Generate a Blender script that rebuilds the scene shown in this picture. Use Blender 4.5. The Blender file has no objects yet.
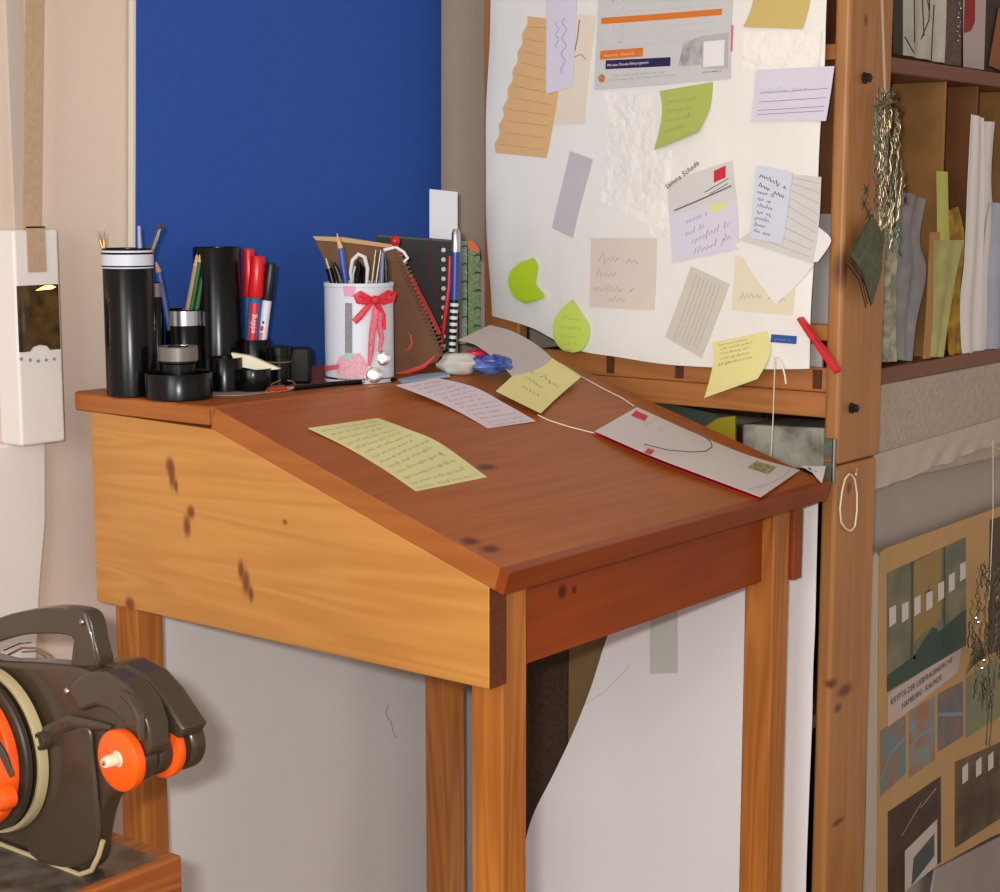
import bpy, math, random
from mathutils import Vector, Matrix
random.seed(7)
SC = bpy.context.scene
COL = SC.collection
V = Vector
# ---------------------------------------------------------------- camera model
F = 1698.0; CX, CY = 500.0, 446.0
PITCH = math.atan(246/F); HEAD = math.radians(90-38.197)      # heading clockwise from +Y
CAM = V((0, 0, 1.40))
FH = V((math.sin(HEAD), math.cos(HEAD), 0)); RT = V((math.cos(HEAD), -math.sin(HEAD), 0)); UP = V((0, 0, 1))
FW = FH*math.cos(PITCH) - UP*math.sin(PITCH); CU = UP*math.cos(PITCH) + FH*math.sin(PITCH)
def ray(u, v): return FW + RT*((u-CX)/F) - CU*((v-CY)/F)
def hit(u, v, P, n):
    d = ray(u, v); n = V(n); return CAM + d*((V(P)-CAM).dot(n)/d.dot(n))
def onx(u, v, x): return hit(u, v, (x, 0, 0), (1, 0, 0))
def ony(u, v, y): return hit(u, v, (0, y, 0), (0, 1, 0))
def onz(u, v, z): return hit(u, v, (0, 0, z), (0, 0, 1))
def up_at(u, v, P): return hit(u, v, P, FH)                   # point on the upright plane through P facing the viewer
def rad(px, P): return px/F*(V(P)-CAM).dot(FW)
# ---------------------------------------------------------------- materials
def lin(c): return tuple(((x/255)/12.92 if x/255 <= .04045 else ((x/255+.055)/1.055)**2.4) for x in c)
MC = {}
def mat(name, rgb, rough=.5, metal=0, var=0.0, vscale=20, bump=0, bscale=60, alpha=1, coat=0, trans=0, emis=None, es=0, rgb2=None, ior=1.45, spec=None, bdist=.002):
    if name in MC: return MC[name]
    m = bpy.data.materials.new(name); m.use_nodes = True; nt = m.node_tree; b = nt.nodes['Principled BSDF']
    c = lin(rgb)+(1,)
    b.inputs['Base Color'].default_value = c; b.inputs['Roughness'].default_value = rough; b.inputs['Metallic'].default_value = metal
    b.inputs['Coat Weight'].default_value = coat; b.inputs['Coat Roughness'].default_value = .12
    b.inputs['Transmission Weight'].default_value = trans; b.inputs['IOR'].default_value = ior; b.inputs['Alpha'].default_value = alpha
    if spec is not None: b.inputs['Specular IOR Level'].default_value = spec
    if emis: b.inputs['Emission Color'].default_value = lin(emis)+(1,); b.inputs['Emission Strength'].default_value = es
    tc = nt.nodes.new('ShaderNodeTexCoord')
    n = nt.nodes.new('ShaderNodeTexNoise'); n.inputs['Scale'].default_value = vscale; n.inputs['Detail'].default_value = 4
    nt.links.new(tc.outputs['Object'], n.inputs['Vector'])
    mx = nt.nodes.new('ShaderNodeMix'); mx.data_type = 'RGBA'
    c2 = (lin(rgb2) if rgb2 else tuple(x*(1-var) for x in c[:3]))+(1,)
    mx.inputs['A'].default_value = c; mx.inputs['B'].default_value = c2
    mr = nt.nodes.new('ShaderNodeMapRange'); mr.inputs['From Min'].default_value = .38; mr.inputs['From Max'].default_value = .62
    nt.links.new(n.outputs['Fac'], mr.inputs['Value']); nt.links.new(mr.outputs['Result'], mx.inputs['Factor'])
    nt.links.new(mx.outputs['Result'], b.inputs['Base Color'])
    if bump:
        n2 = nt.nodes.new('ShaderNodeTexNoise'); n2.inputs['Scale'].default_value = bscale; n2.inputs['Detail'].default_value = 3
        nt.links.new(tc.outputs['Object'], n2.inputs['Vector'])
        bp = nt.nodes.new('ShaderNodeBump'); bp.inputs['Strength'].default_value = bump; bp.inputs['Distance'].default_value = bdist
        nt.links.new(n2.outputs['Fac'], bp.inputs['Height']); nt.links.new(bp.outputs['Normal'], b.inputs['Normal'])
    MC[name] = m; return m
def wood(name, light, dark, axis=1, scale=1.0, rough=.35, knots=(), coat=.3, contrast=1.0, band=None, spec=.5):
    """varnished pine: stretched growth rings, fine pores, broad tone drift, optional knots (object space points)"""
    if name in MC: return MC[name]
    m = bpy.data.materials.new(name); m.use_nodes = True; nt = m.node_tree; b = nt.nodes['Principled BSDF']; L = nt.links.new; N = nt.nodes.new
    tc = N('ShaderNodeTexCoord'); mp = N('ShaderNodeMapping'); s = [16*scale]*3; s[axis] = 1.1*scale; mp.inputs['Scale'].default_value = s
    L(tc.outputs['Object'], mp.inputs['Vector'])
    n1 = N('ShaderNodeTexNoise'); n1.inputs['Scale'].default_value = 1.3; n1.inputs['Detail'].default_value = 2; n1.inputs['Distortion'].default_value = .4
    L(mp.outputs['Vector'], n1.inputs['Vector'])
    mul = N('ShaderNodeMath'); mul.operation = 'MULTIPLY'; mul.inputs[1].default_value = 46; L(n1.outputs['Fac'], mul.inputs[0])
    sn = N('ShaderNodeMath'); sn.operation = 'SINE'; L(mul.outputs[0], sn.inputs[0])
    mr = N('ShaderNodeMapRange'); mr.inputs['From Min'].default_value = -1; mr.inputs['From Max'].default_value = 1; L(sn.outputs[0], mr.inputs['Value'])
    mp2 = N('ShaderNodeMapping'); s2 = [160*scale]*3; s2[axis] = 5*scale; mp2.inputs['Scale'].default_value = s2; L(tc.outputs['Object'], mp2.inputs['Vector'])
    n2 = N('ShaderNodeTexNoise'); n2.inputs['Scale'].default_value = 1.0; n2.inputs['Detail'].default_value = 3; L(mp2.outputs['Vector'], n2.inputs['Vector'])
    n3 = N('ShaderNodeTexNoise'); n3.inputs['Scale'].default_value = 3.5; n3.inputs['Detail'].default_value = 1; L(tc.outputs['Object'], n3.inputs['Vector'])
    def mth(op, a, bb):
        q = N('ShaderNodeMath'); q.operation = op
        for i, x in enumerate((a, bb)):
            if isinstance(x, (int, float)): q.inputs[i].default_value = x
            else: L(x, q.inputs[i])
        return q.outputs[0]
    f = mth('ADD', mth('MULTIPLY', mr.outputs['Result'], .34*contrast), mth('MULTIPLY', n2.outputs['Fac'], .5*contrast))
    f = mth('ADD', f, mth('MULTIPLY', n3.outputs['Fac'], .7)); f = mth('SUBTRACT', f, .28+.3*contrast-.15)
    f = mth('MAXIMUM', mth('MINIMUM', f, 1.0), 0.0)
    mx = N('ShaderNodeMix'); mx.data_type = 'RGBA'; mx.inputs['A'].default_value = lin(light)+(1,); mx.inputs['B'].default_value = lin(dark)+(1,)
    L(f, mx.inputs['Factor']); col = mx.outputs['Result']
    if band:                                   # glued boards: alternate tone across the given axis
        ax, w, amt = band
        sp = N('ShaderNodeSeparateXYZ'); L(tc.outputs['Object'], sp.inputs[0])
        fl = mth('FLOOR', mth('DIVIDE', sp.outputs[ax], w), 0)
        wn = N('ShaderNodeTexWhiteNoise'); wn.noise_dimensions = '1D'; L(fl, wn.inputs['W'])
        hs = N('ShaderNodeHueSaturation'); L(col, hs.inputs['Color']); L(mth('ADD', mth('MULTIPLY', wn.outputs['Value'], amt), 1-amt/2), hs.inputs['Value']); col = hs.outputs['Color']
    for (kp, kr, kdir) in knots:
        mk = N('ShaderNodeMapping'); mk.vector_type = 'POINT'
        sc = kdir; mk.inputs['Scale'].default_value = sc; mk.inputs['Location'].default_value = [-kp[i]*sc[i] for i in range(3)]
        L(tc.outputs['Object'], mk.inputs['Vector'])
        ln = N('ShaderNodeVectorMath'); ln.operation = 'LENGTH'; L(mk.outputs['Vector'], ln.inputs[0])
        r = N('ShaderNodeMapRange'); r.inputs['From Min'].default_value = kr*.3; r.inputs['From Max'].default_value = kr*1.3; r.inputs['To Min'].default_value = .95; r.inputs['To Max'].default_value = 0
        r.interpolation_type = 'SMOOTHSTEP'
        L(ln.outputs['Value'], r.inputs['Value'])
        m2 = N('ShaderNodeMix'); m2.data_type = 'RGBA'; L(r.outputs['Result'], m2.inputs['Factor']); L(col, m2.inputs['A']); m2.inputs['B'].default_value = tuple(x*k for x, k in zip(lin(dark), (.45,.27,.2)))+(1,)
        col = m2.outputs['Result']
    L(col, b.inputs['Base Color']); b.inputs['Roughness'].default_value = rough; b.inputs['Coat Weight'].default_value = coat; b.inputs['Coat Roughness'].default_value = .25; b.inputs['Specular IOR Level'].default_value = spec
    bp = N('ShaderNodeBump'); bp.inputs['Strength'].default_value = .12; bp.inputs['Distance'].default_value = .0008; L(n2.outputs['Fac'], bp.inputs['Height']); L(bp.outputs['Normal'], b.inputs['Normal'])
    MC[name] = m; return m
# ---------------------------------------------------------------- mesh builder
ORG = {}
class MB:
    def __init__(s): s.v = []; s.f = []; s.m = []; s.mats = []
    def mi(s, m):
        if m not in s.mats: s.mats.append(m)
        return s.mats.index(m)
    def add(s, vs, fs, m):
        k = len(s.v); s.v += [V(p) for p in vs]; i = s.mi(m)
        for f in fs: s.f.append([k+a for a in f]); s.m.append(i)
    def box(s, a, b, m):
        x0, y0, z0 = a; x1, y1, z1 = b
        s.add([(x0,y0,z0),(x1,y0,z0),(x1,y1,z0),(x0,y1,z0),(x0,y0,z1),(x1,y0,z1),(x1,y1,z1),(x0,y1,z1)],
              [(0,3,2,1),(4,5,6,7),(0,1,5,4),(1,2,6,5),(2,3,7,6),(3,0,4,7)], m)
    def prism(s, pts, d, m):
        """outline of 3D points swept by vector d"""
        n = len(pts); d = V(d); p = [V(q) for q in pts]
        nrm = V((0,0,0))
        for i in range(n): nrm += p[i].cross(p[(i+1) % n])
        if nrm.dot(d) > 0: p.reverse()
        s.add(p+[q+d for q in p], [list(range(n)), list(range(2*n-1, n-1, -1))]+[[(i+1) % n, i, i+n, (i+1) % n+n] for i in range(n)], m)
    def lathe(s, base, axis, prof, m, n=28, mats=None):
        """prof: (radius, height) pairs along axis"""
        ax = V(axis).normalized(); a = ax.orthogonal().normalized(); b = ax.cross(a); B = V(base)
        k = len(s.v)
        for r, h in prof:
            for i in range(n):
                t = 2*math.pi*i/n; s.v.append(B+ax*h+(a*math.cos(t)+b*math.sin(t))*max(r, 1e-5))
        for j in range(len(prof)-1):
            mi = s.mi(mats[j] if mats else m)
            for i in range(n):
                i2 = (i+1) % n; s.f.append([k+j*n+i, k+j*n+i2, k+(j+1)*n+i2, k+(j+1)*n+i]); s.m.append(mi)
    def cyl(s, a, b, r, m, r2=None, n=20):
        a = V(a); b = V(b); h = (b-a).length; r2 = r if r2 is None else r2
        e = min(r, r2)*.12
        s.lathe(a, b-a, [(0,0),(r-e,0),(r,e),(r2,h-e),(r2-e,h),(0,h)], m, n)
    def tube(s, pts, r, m, n=8, closed=False, flat=1.0, upv=None):
        pts = [V(p) for p in pts]; N = len(pts); k = len(s.v); rr = r if isinstance(r, (list, tuple)) else [r]*N
        prev = None
        for i, p in enumerate(pts):
            if closed: t = (pts[(i+1) % N]-pts[i-1])
            else: t = pts[min(i+1, N-1)]-pts[max(i-1, 0)]
            t.normalize()
            if upv is not None: a = (V(upv)-t*V(upv).dot(t)).normalized()
            elif prev is None: a = t.orthogonal().normalized()
            else: a = (prev-t*prev.dot(t)).normalized()
            prev = a; b = t.cross(a)
            for j in range(n):
                q = 2*math.pi*j/n; s.v.append(p+(a*math.cos(q)*flat+b*math.sin(q))*rr[i])
        mi = s.mi(m)
        for i in range(N if closed else N-1):
            i2 = (i+1) % N
            for j in range(n):
                j2 = (j+1) % n; s.f.append([k+i*n+j, k+i*n+j2, k+i2*n+j2, k+i2*n+j]); s.m.append(mi)
        if not closed:
            s.f.append([k+j for j in range(n-1, -1, -1)]); s.m.append(mi)
            s.f.append([k+(N-1)*n+j for j in range(n)]); s.m.append(mi)
    def ball(s, c, r, m, n=12, sc=(1,1,1)):
        k = len(s.v); c = V(c); mi = s.mi(m)
        for i in range(n+1):
            th = math.pi*i/n
            for j in range(n*2-4):
                ph = 2*math.pi*j/(n*2-4); s.v.append(c+V((math.sin(th)*math.cos(ph)*r*sc[0], math.sin(th)*math.sin(ph)*r*sc[1], math.cos(th)*r*sc[2])))
        w = n*2-4
        for i in range(n):
            for j in range(w): s.f.append([k+i*w+j, k+(i+1)*w+j, k+(i+1)*w+(j+1) % w, k+i*w+(j+1) % w]); s.m.append(mi)
    def build(s, name, parent=None, smooth=False, bevel=0, seg=2, label=None, cat=None, group=None, kind=None, org=None, sub=0, solid=0):
        if parent is not None: o0 = ORG[parent.name]
        elif org is not None: o0 = V(org)
        else:
            xs = [p.x for p in s.v]; ys = [p.y for p in s.v]; zs = [p.z for p in s.v]
            o0 = V(((min(xs)+max(xs))/2, (min(ys)+max(ys))/2, min(zs)))
        me = bpy.data.meshes.new(name); me.from_pydata([p-o0 for p in s.v], [], s.f)
        for m in s.mats: me.materials.append(m)
        me.polygons.foreach_set('material_index', s.m); me.validate(); me.update()
        import bmesh
        bm = bmesh.new(); bm.from_mesh(me); bmesh.ops.remove_doubles(bm, verts=bm.verts, dist=1e-6); bmesh.ops.recalc_face_normals(bm, faces=bm.faces) if not getattr(s, 'keepn', False) else None
        bm.to_mesh(me); bm.free()
        o = bpy.data.objects.new(name, me); COL.objects.link(o); ORG[o.name] = o0
        if smooth:
            me.polygons.foreach_set('use_smooth', [True]*len(me.polygons))
            try: me.set_sharp_from_angle(angle=math.radians(38))
            except Exception: pass
        if parent is not None: o.parent = parent
        else: o.location = o0
        if bevel:
            b = o.modifiers.new('bevel', 'BEVEL'); b.width = bevel; b.segments = seg; b.limit_method = 'ANGLE'; b.angle_limit = math.radians(35); b.harden_normals = False
        if sub:
            q = o.modifiers.new('sub', 'SUBSURF'); q.levels = sub; q.render_levels = sub
        if label: o['label'] = label
        if cat: o['category'] = cat
        if group: o['group'] = group
        if kind: o['kind'] = kind
        return o
def thing(name, loc, label, cat, group=None):
    o = bpy.data.objects.new(name, None); COL.objects.link(o); o.location = V(loc); o.empty_display_size = .02; ORG[o.name] = V(loc)
    o['label'] = label; o['category'] = cat
    if group: o['group'] = group
    return o
# ---------------------------------------------------------------- sheets of paper with ink in the same mesh
def poly_at(pl, t):
    """point at fraction t along a polyline (by index)"""
    if len(pl) == 1: return pl[0]
    x = t*(len(pl)-1); i = min(int(x), len(pl)-2); f = x-i
    if len(pl) > 2:                           # Catmull-Rom
        p0 = pl[max(i-1, 0)]; p1 = pl[i]; p2 = pl[i+1]; p3 = pl[min(i+2, len(pl)-1)]
        return .5*((2*p1)+(p2-p0)*f+(2*p0-5*p1+4*p2-p3)*f*f+(3*p1-p0-3*p2+p3)*f**3)
    return pl[i].lerp(pl[i+1], f)
class Sheet:
    """surface between a left and a right edge (lists of 3D points, top to bottom); s runs left to right, t downwards"""
    def __init__(s, L, R, face, disp=None): s.L = [V(p) for p in L]; s.R = [V(p) for p in R]; s.face = V(face); s.disp = disp
    def P(s, a, t):
        p = poly_at(s.L, t).lerp(poly_at(s.R, t), a)
        return s.disp(p, a, t) if s.disp else p
    def N(s, a, t):
        e = .01
        n = (s.P(min(a+e,1), t)-s.P(max(a-e,0), t)).cross(s.P(a, min(t+e,1))-s.P(a, max(t-e,0)))
        n = n.normalized() if n.length > 1e-12 else s.face.normalized()
        return n if n.dot(s.face) > 0 else -n
    def mesh(s, m, nx=8, ny=12, th=.0005, ink=(), mback=None, b=None):
        b = b or MB(); k = []
        vs = []
        for j in range(ny+1):
            for i in range(nx+1): vs.append(s.P(i/nx, j/ny))
        ns = [s.N(i/nx, j/ny) for j in range(ny+1) for i in range(nx+1)]
        w = nx+1; n = len(vs)
        top = []; bot = []; rim = []
        for j in range(ny):
            for i in range(nx):
                a = j*w+i; top.append([a, a+1, a+1+w, a+w]); bot.append([n+a+w, n+a+1+w, n+a+1, n+a])
        edge = [i for i in range(w)]+[j*w+nx for j in range(1, ny+1)]+[ny*w+i for i in range(nx-1, -1, -1)]+[j*w for j in range(ny-1, 0, -1)]
        for i in range(len(edge)):
            p, q = edge[i], edge[(i+1) % len(edge)]; rim.append([q, p, n+p, n+q])
        b.add(vs+[v-nn*th for v, nn in zip(vs, ns)], top+rim+([] if mback else bot), m)
        if mback: b.add([v-nn*th for v, nn in zip(vs, ns)], [[x-n for x in f] for f in bot], mback)
        for it in ink: s.ink(b, it)
        return b
    def ribbon(s, b, pts, w, m, off=.00035):
        q = [s.P(max(0, min(1, a)), max(0, min(1, t)))+s.N(max(0, min(1, a)), max(0, min(1, t)))*off for a, t in pts]
        if len(q) < 2: return
        nn = s.N(max(0, min(1, pts[0][0])), max(0, min(1, pts[0][1])))
        vs = []
        for i, p in enumerate(q):
            d = (q[min(i+1, len(q)-1)]-q[max(i-1, 0)])
            sd = d.cross(nn)
            if sd.length < 1e-9: sd = V((0, 0, 1))
            sd.normalize(); vs += [p+sd*w/2, p-sd*w/2]
        b.add(vs, [[2*i, 2*i+1, 2*i+3, 2*i+2] for i in range(len(q)-1)], m)
    def ink(s, b, it):
        k = it[0]
        if k == 'line':
            pl = [it[1][0]]
            for p, q in zip(it[1], it[1][1:]):
                m_ = 8 if len(it[1]) < 5 else 1
                pl += [(p[0]+(q[0]-p[0])*i/m_, p[1]+(q[1]-p[1])*i/m_) for i in range(1, m_+1)]
            s.ribbon(b, pl, it[2], it[3])
        elif k == 'fill':
            pts, m = it[1], it[2]; off = it[3] if len(it) > 3 else .0003
            # quad patch subdivided: pts = 4 corners TL TR BR BL
            A = [V((p[0], p[1], 0)) for p in pts]; nx = ny = 8; vs = []
            for j in range(ny+1):
                for i in range(nx+1):
                    p = A[0].lerp(A[1], i/nx).lerp(A[3].lerp(A[2], i/nx), j/ny); vs.append(s.P(p.x, p.y)+s.N(p.x, p.y)*off)
            b.add(vs, [[j*(nx+1)+i, j*(nx+1)+i+1, (j+1)*(nx+1)+i+1, (j+1)*(nx+1)+i] for j in range(ny) for i in range(nx)], m)
        elif k == 'disc':
            c, r, m = it[1], it[2], it[3]; P0 = s.P(*c)+s.N(*c)*.0004; n = s.N(*c); ex = (s.P(min(c[0]+.02, 1), c[1])-s.P(c[0], c[1])).normalized(); ey = n.cross(ex)
            b.add([P0]+[P0+(ex*math.cos(q*.2618)+ey*math.sin(q*.2618))*r for q in range(24)], [[0, 1+i, 1+(i+1) % 24] for i in range(24)], m)
        elif k == 'text':
            _, st, (a0, t0), size, m = it[:5]; off = it[5] if len(it) > 5 else .0006; rot = it[6] if len(it) > 6 else 0
            vs, fs = text_geo(st)
            e = .02; dx = (s.P(min(a0+e, 1), t0)-s.P(a0, t0)).length/e; dy = (s.P(a0, min(t0+e, 1))-s.P(a0, max(t0-e, 0))).length/(min(t0+e, 1)-max(t0-e, 0))
            out = []
            for x, y in vs:
                x, y = (x*math.cos(rot)-y*math.sin(rot), x*math.sin(rot)+y*math.cos(rot))
                a = a0+x*size/dx; t = t0-y*size/dy; out.append(s.P(a, t)+s.N(max(0, min(1, a)), max(0, min(1, t)))*off)
            b.add(out, fs, m)
        elif k == 'write':
            # handwriting: lines inside box (a0,t0,a1,t1); n lines, letter height fraction, width, material, slope
            _, (a0, t0, a1, t1), n, w, m = it[:5]; fill = it[5] if len(it) > 5 else .85; slope = it[6] if len(it) > 6 else 0; hh = it[7] if len(it) > 7 else .5
            dt = (t1-t0)/n
            e = .02; dx = (s.P(min(a0+e, 1), t0)-s.P(a0, t0)).length/e; dy = (s.P(a0, t0+e)-s.P(a0, t0)).length/e
            for li in range(n):
                tb = t0+dt*(li+.75); a = a0+random.uniform(0, .04); end = a0+(a1-a0)*random.uniform(fill-.15, min(1, fill+.1))
                lh = dt*hh; step = lh*dy/dx*.42
                while a < end:
                    wl = random.randint(3, 8); pts = []
                    for c in range(wl*2):
                        tall = 1.0 if random.random() < .22 else .55
                        yy = -lh*tall*random.uniform(.7, 1.1) if c % 2 else lh*(.35 if random.random() < .1 else .02)
                        pts.append((a, tb+yy+slope*(a-a0))); a += step*random.uniform(.55, 1.25)
                        if a > end: break
                    if len(pts) > 1: s.ribbon(b, pts, w, m)
                    a += step*1.8
TG = {}
def text_geo(st):
    if st in TG: return TG[st]
    cu = bpy.data.curves.new('lettering', 'FONT'); cu.body = st; cu.size = 1; cu.resolution_u = 2
    ob = bpy.data.objects.new('lettering', cu); COL.objects.link(ob); bpy.context.view_layer.update()
    dg = bpy.context.evaluated_depsgraph_get(); me = bpy.data.meshes.new_from_object(ob.evaluated_get(dg))
    r = ([(v.co.x, v.co.y) for v in me.vertices], [list(p.vertices) for p in me.polygons])
    bpy.data.objects.remove(ob); bpy.data.curves.remove(cu); bpy.data.meshes.remove(me)
    TG[st] = r; return r
# ================================================================ materials in use
M_wall = mat('wall_plaster', (222,202,186), .9, var=.05, vscale=3, bump=.15, bscale=140)
M_wallw = mat('white_plaster', (232,229,228), .85, var=.05, vscale=3, bump=.1, bscale=120)
M_black = mat('black_plastic', (8,8,9), .24, spec=.32)
M_ink = mat('dark_ink', (45,45,60), .6); M_inkp = mat('violet_ink', (105,85,150), .6); M_inkg = mat('grey_print', (140,138,145), .7); M_inkb = mat('brown_ink', (130,105,80), .7)
M_white = mat('white_paper', (236,234,232), .6, var=.02); M_sheet = mat('glossy_white_sheet', (240,238,232), .24, var=.03, vscale=6, bump=.5, bscale=11, coat=.5, bdist=.008)
M_red = mat('red_plastic', (205,20,25), .3); M_silver = mat('silver_metal', (200,200,205), .25, metal=1)
M_steel = mat('dull_steel', (140,142,140), .4, metal=1); M_dark = mat('dark_brown_board', (66,46,34), .8, var=.25, vscale=60)
M_cord = mat('pale_cord', (220,210,185), .8); M_yel = mat('yellow_note_paper', (230,222,150), .65, var=.03); M_orange = mat('orange_plastic', (245,88,14), .3, spec=.6)
W_side = None
# ================================================================ desk geometry
X0, X1d = 1.388, 2.114; YF = 1.089; ZS = 1.1523; YJ = 1.534; YB = 1.806; ZP = .877
SL = math.atan2(ZS-1.0095, YJ-1.079); TH = .0265
SD = V((0, -math.cos(SL), -math.sin(SL))); SN = V((0, -math.sin(SL), math.cos(SL)))
LIDP = V((X0, YJ, ZS))
def onlid(u, v, h=0): return hit(u, v, LIDP+SN*h, SN)
def lidxy(x, y, h=0):
    k = (YJ-y)/math.cos(SL); return V((x, YJ, ZS))+SD*k+SN*h
# ---------------------------------------------------------------- setting
YW = 1.845
b = MB(); b.box((-2.2, YW, -.02), (3.6, YW+.12, 2.6), M_wall); b.build('wall_back', kind='structure')
b = MB(); b.box((3.3, -2.5, -.02), (3.42, YW, 2.6), M_wall); b.build('wall_right', kind='structure')
M_floor = wood('floor_boards', (150,112,78), (96,66,42), axis=1, scale=.6, rough=.45, band=(0, .12, .25))
b = MB(); b.box((-2.2, -2.5, -.06), (3.42, YW+.12, -.02), M_floor); b.build('floor', kind='structure', org=(0,0,0))
M_ceil = mat('ceiling_paint', (226,222,214), .9)
b = MB(); b.box((-2.2, -2.5, 2.6), (3.42, YW+.12, 2.66), M_ceil); b.build('ceiling', kind='structure')
# whiter lower part of the back wall seen beneath the desk
b = MB(); b.box((1.49, YW-.004, -.02), (2.6, YW+.001, 1.02), M_wallw)
# hairline crack
ck = [(388,705),(386,714),(391,722),(393,731),(396,738)]
pts = [ony(u, v, YW-.0046) for u, v in ck]
for p, q in zip(pts, pts[1:]): b.tube([p, q], .0006, M_inkg, 4)
b.build('trim_1', kind='structure')
# ---------------------------------------------------------------- standing desk
kn = []
desk = thing('standing_desk', (1.746, 1.44, 0), 'varnished pine standing desk with sloping lid and flat back shelf', 'desk')
O_ = ORG[desk.name]
def KN(u, v, r, sc): p = onx(u, v, X0)-O_; return ((p.x, p.y, p.z), r, sc)
W_side = wood('honey_pine', (202,144,70), (166,100,40), axis=1, scale=.8, rough=.42, coat=.2, contrast=.8,
              knots=[KN(170,466,.010,(1,1.1,.8)), KN(172,476,.011,(1,1.6,.6)), KN(176,486,.007,(1,1.6,.7)), KN(191,512,.008,(1,1,.8)), KN(187,526,.010,(1,1.3,.6)), KN(241,570,.010,(1,1.6,.7)), KN(246,582,.013,(1,1.7,.7)), KN(251,594,.008,(1,1.5,.7)), KN(285,522,.004,(1,1,1)), KN(130,604,.011,(1,1,1))], band=(2, .088, .10))
W_leg = wood('leg_pine', (190,118,46), (132,66,18), axis=2, scale=.9, rough=.4, contrast=1.1, coat=.1)
W_lid = wood('red_brown_lid', (170,94,36), (120,58,16), axis=0, scale=.8, rough=.46, coat=.0, spec=.3, contrast=.6,
             knots=[((onlid(470,541)-O_)[:], .012, (.8,1.2,1)), ((onlid(490,549)-O_)[:], .010, (.6,1,1)), ((onlid(486,467)-O_)[:], .012, (.6,1.2,1))])
W_edge = wood('lid_edge_pine', (172,102,46), (126,64,22), axis=1, scale=.9, rough=.42, contrast=.6, coat=0, spec=.35)
W_front = wood('red_pine_apron', (158,68,16), (108,38,6), axis=0, scale=.9, rough=.42, contrast=.6, coat=0, spec=.3, knots=[((ony(563,592,1.13)-O_)[:], .010, (1,1,1)), ((ony(575,590,1.13)-O_)[:], .006, (1,1,1))])
W_frontedge = wood('lid_front_pine', (146,66,22), (100,38,10), axis=0, scale=.9, rough=.42, contrast=.6, coat=0, spec=.3)
# left side board: sloping top
def zlid(y, off=TH+.0005): return ZS-(YJ-y)*math.tan(SL)-off/math.cos(SL)
def side(x, w, name, m):
    b = MB(); b.prism([V((x, YF+.018, ZP)), V((x, 1.768, ZP)), V((x, 1.768, ZS-.0235)), V((x, YJ, ZS-.0275)), V((x, YF+.018, zlid(YF+.018)))], (w, 0, 0), m)
    return b.build(name, desk, bevel=.0015)
sb_ = side(X0, .030, 'side_board', W_side)
b = MB(); b.box((X0+.0008, YF+.0172, ZP+.0008), (X0+.0292, YF+.0186, zlid(YF+.018)-.001), mat('dark_end_grain', (104,52,20), .6, var=.3, vscale=200)); b.build('end_grain_edge', sb_)
side(2.066, .024, 'side_board', W_frontedge)
b = MB(); b.box((1.4185, 1.131, .880), (2.0655, 1.149, zlid(1.135)-.004), W_front); b.build('front_apron', desk, bevel=.001)
b = MB(); b.box((1.4185, 1.757, ZP), (2.0655, 1.775, ZS-.025), W_front); b.build('back_apron', desk, bevel=.001)
def leg(x, y, wx=.0435, wy=.045, ztop=None):
    b = MB(); b.box((x, y, -.02), (x+wx, y+wy, ztop or zlid(y)-.004), W_leg); b.build('leg', desk, bevel=.0025)
leg(1.4185, 1.112); leg(2.0190, 1.112); leg(1.4185, 1.724, ztop=1.12); leg(2.010, 1.688, wy=.048, ztop=1.12)
# lid with its mitred front edge strip
def slab(b, x0, x1, k0, k1, th, m, mt=None):
    p = [V((x0, YJ, ZS))+SD*k0, V((x0, YJ, ZS))+SD*k1, V((x0, YJ, ZS))+SD*k1-SN*th, V((x0, YJ, ZS))+SD*k0-SN*th]
    b.prism(p, (x1-x0, 0, 0), m)
KL = (YJ-1.079)/math.cos(SL)
b = MB(); slab(b, X0+.001, X1d, .004, KL-.012, TH, W_lid); lid = b.build('lid', desk, bevel=.001)
b = MB(); slab(b, X0-.0004, X0+.0035, .004, KL-.002, TH+.0003, W_edge); b.build('side_lipping', lid, bevel=.0008)
b = MB(); q = V((0, YJ, ZS))
pr = [q+SD*(KL-.013)+SN*.0004, q+SD*KL+SN*.0004, q+SD*KL-SN*TH, q+SD*(KL-.013)-SN*TH]
b.prism([p+V((X0-.0014, 0, 0)) for p in pr], (X1d-X0+.005, 0, 0), W_frontedge); b.build('front_lipping', lid, bevel=.0012)
# flat shelf at the back with rounded left corner
b = MB()
out = [V((X0+.004, YJ+.0015, ZS)), V((X0-.001, YJ+.006, ZS)), V((X0-.003, YJ+.05, ZS)), V((X0-.002, YB-.035, ZS)), V((X0+.001, YB-.006, ZS)), V((X0+.008, YB, ZS)), V((X1d, YB, ZS)), V((X1d, YJ+.0015, ZS))]
b.prism(out, (0, 0, -.0235), W_lid); b.build('back_shelf', desk, bevel=.0035, seg=3)
b = MB(); b.box((X0-.0032, YJ+.004, ZS-.0225), (X0+.0006, YB-.012, ZS-.002), W_edge); b.build('shelf_lipping', desk, bevel=.001)
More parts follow.
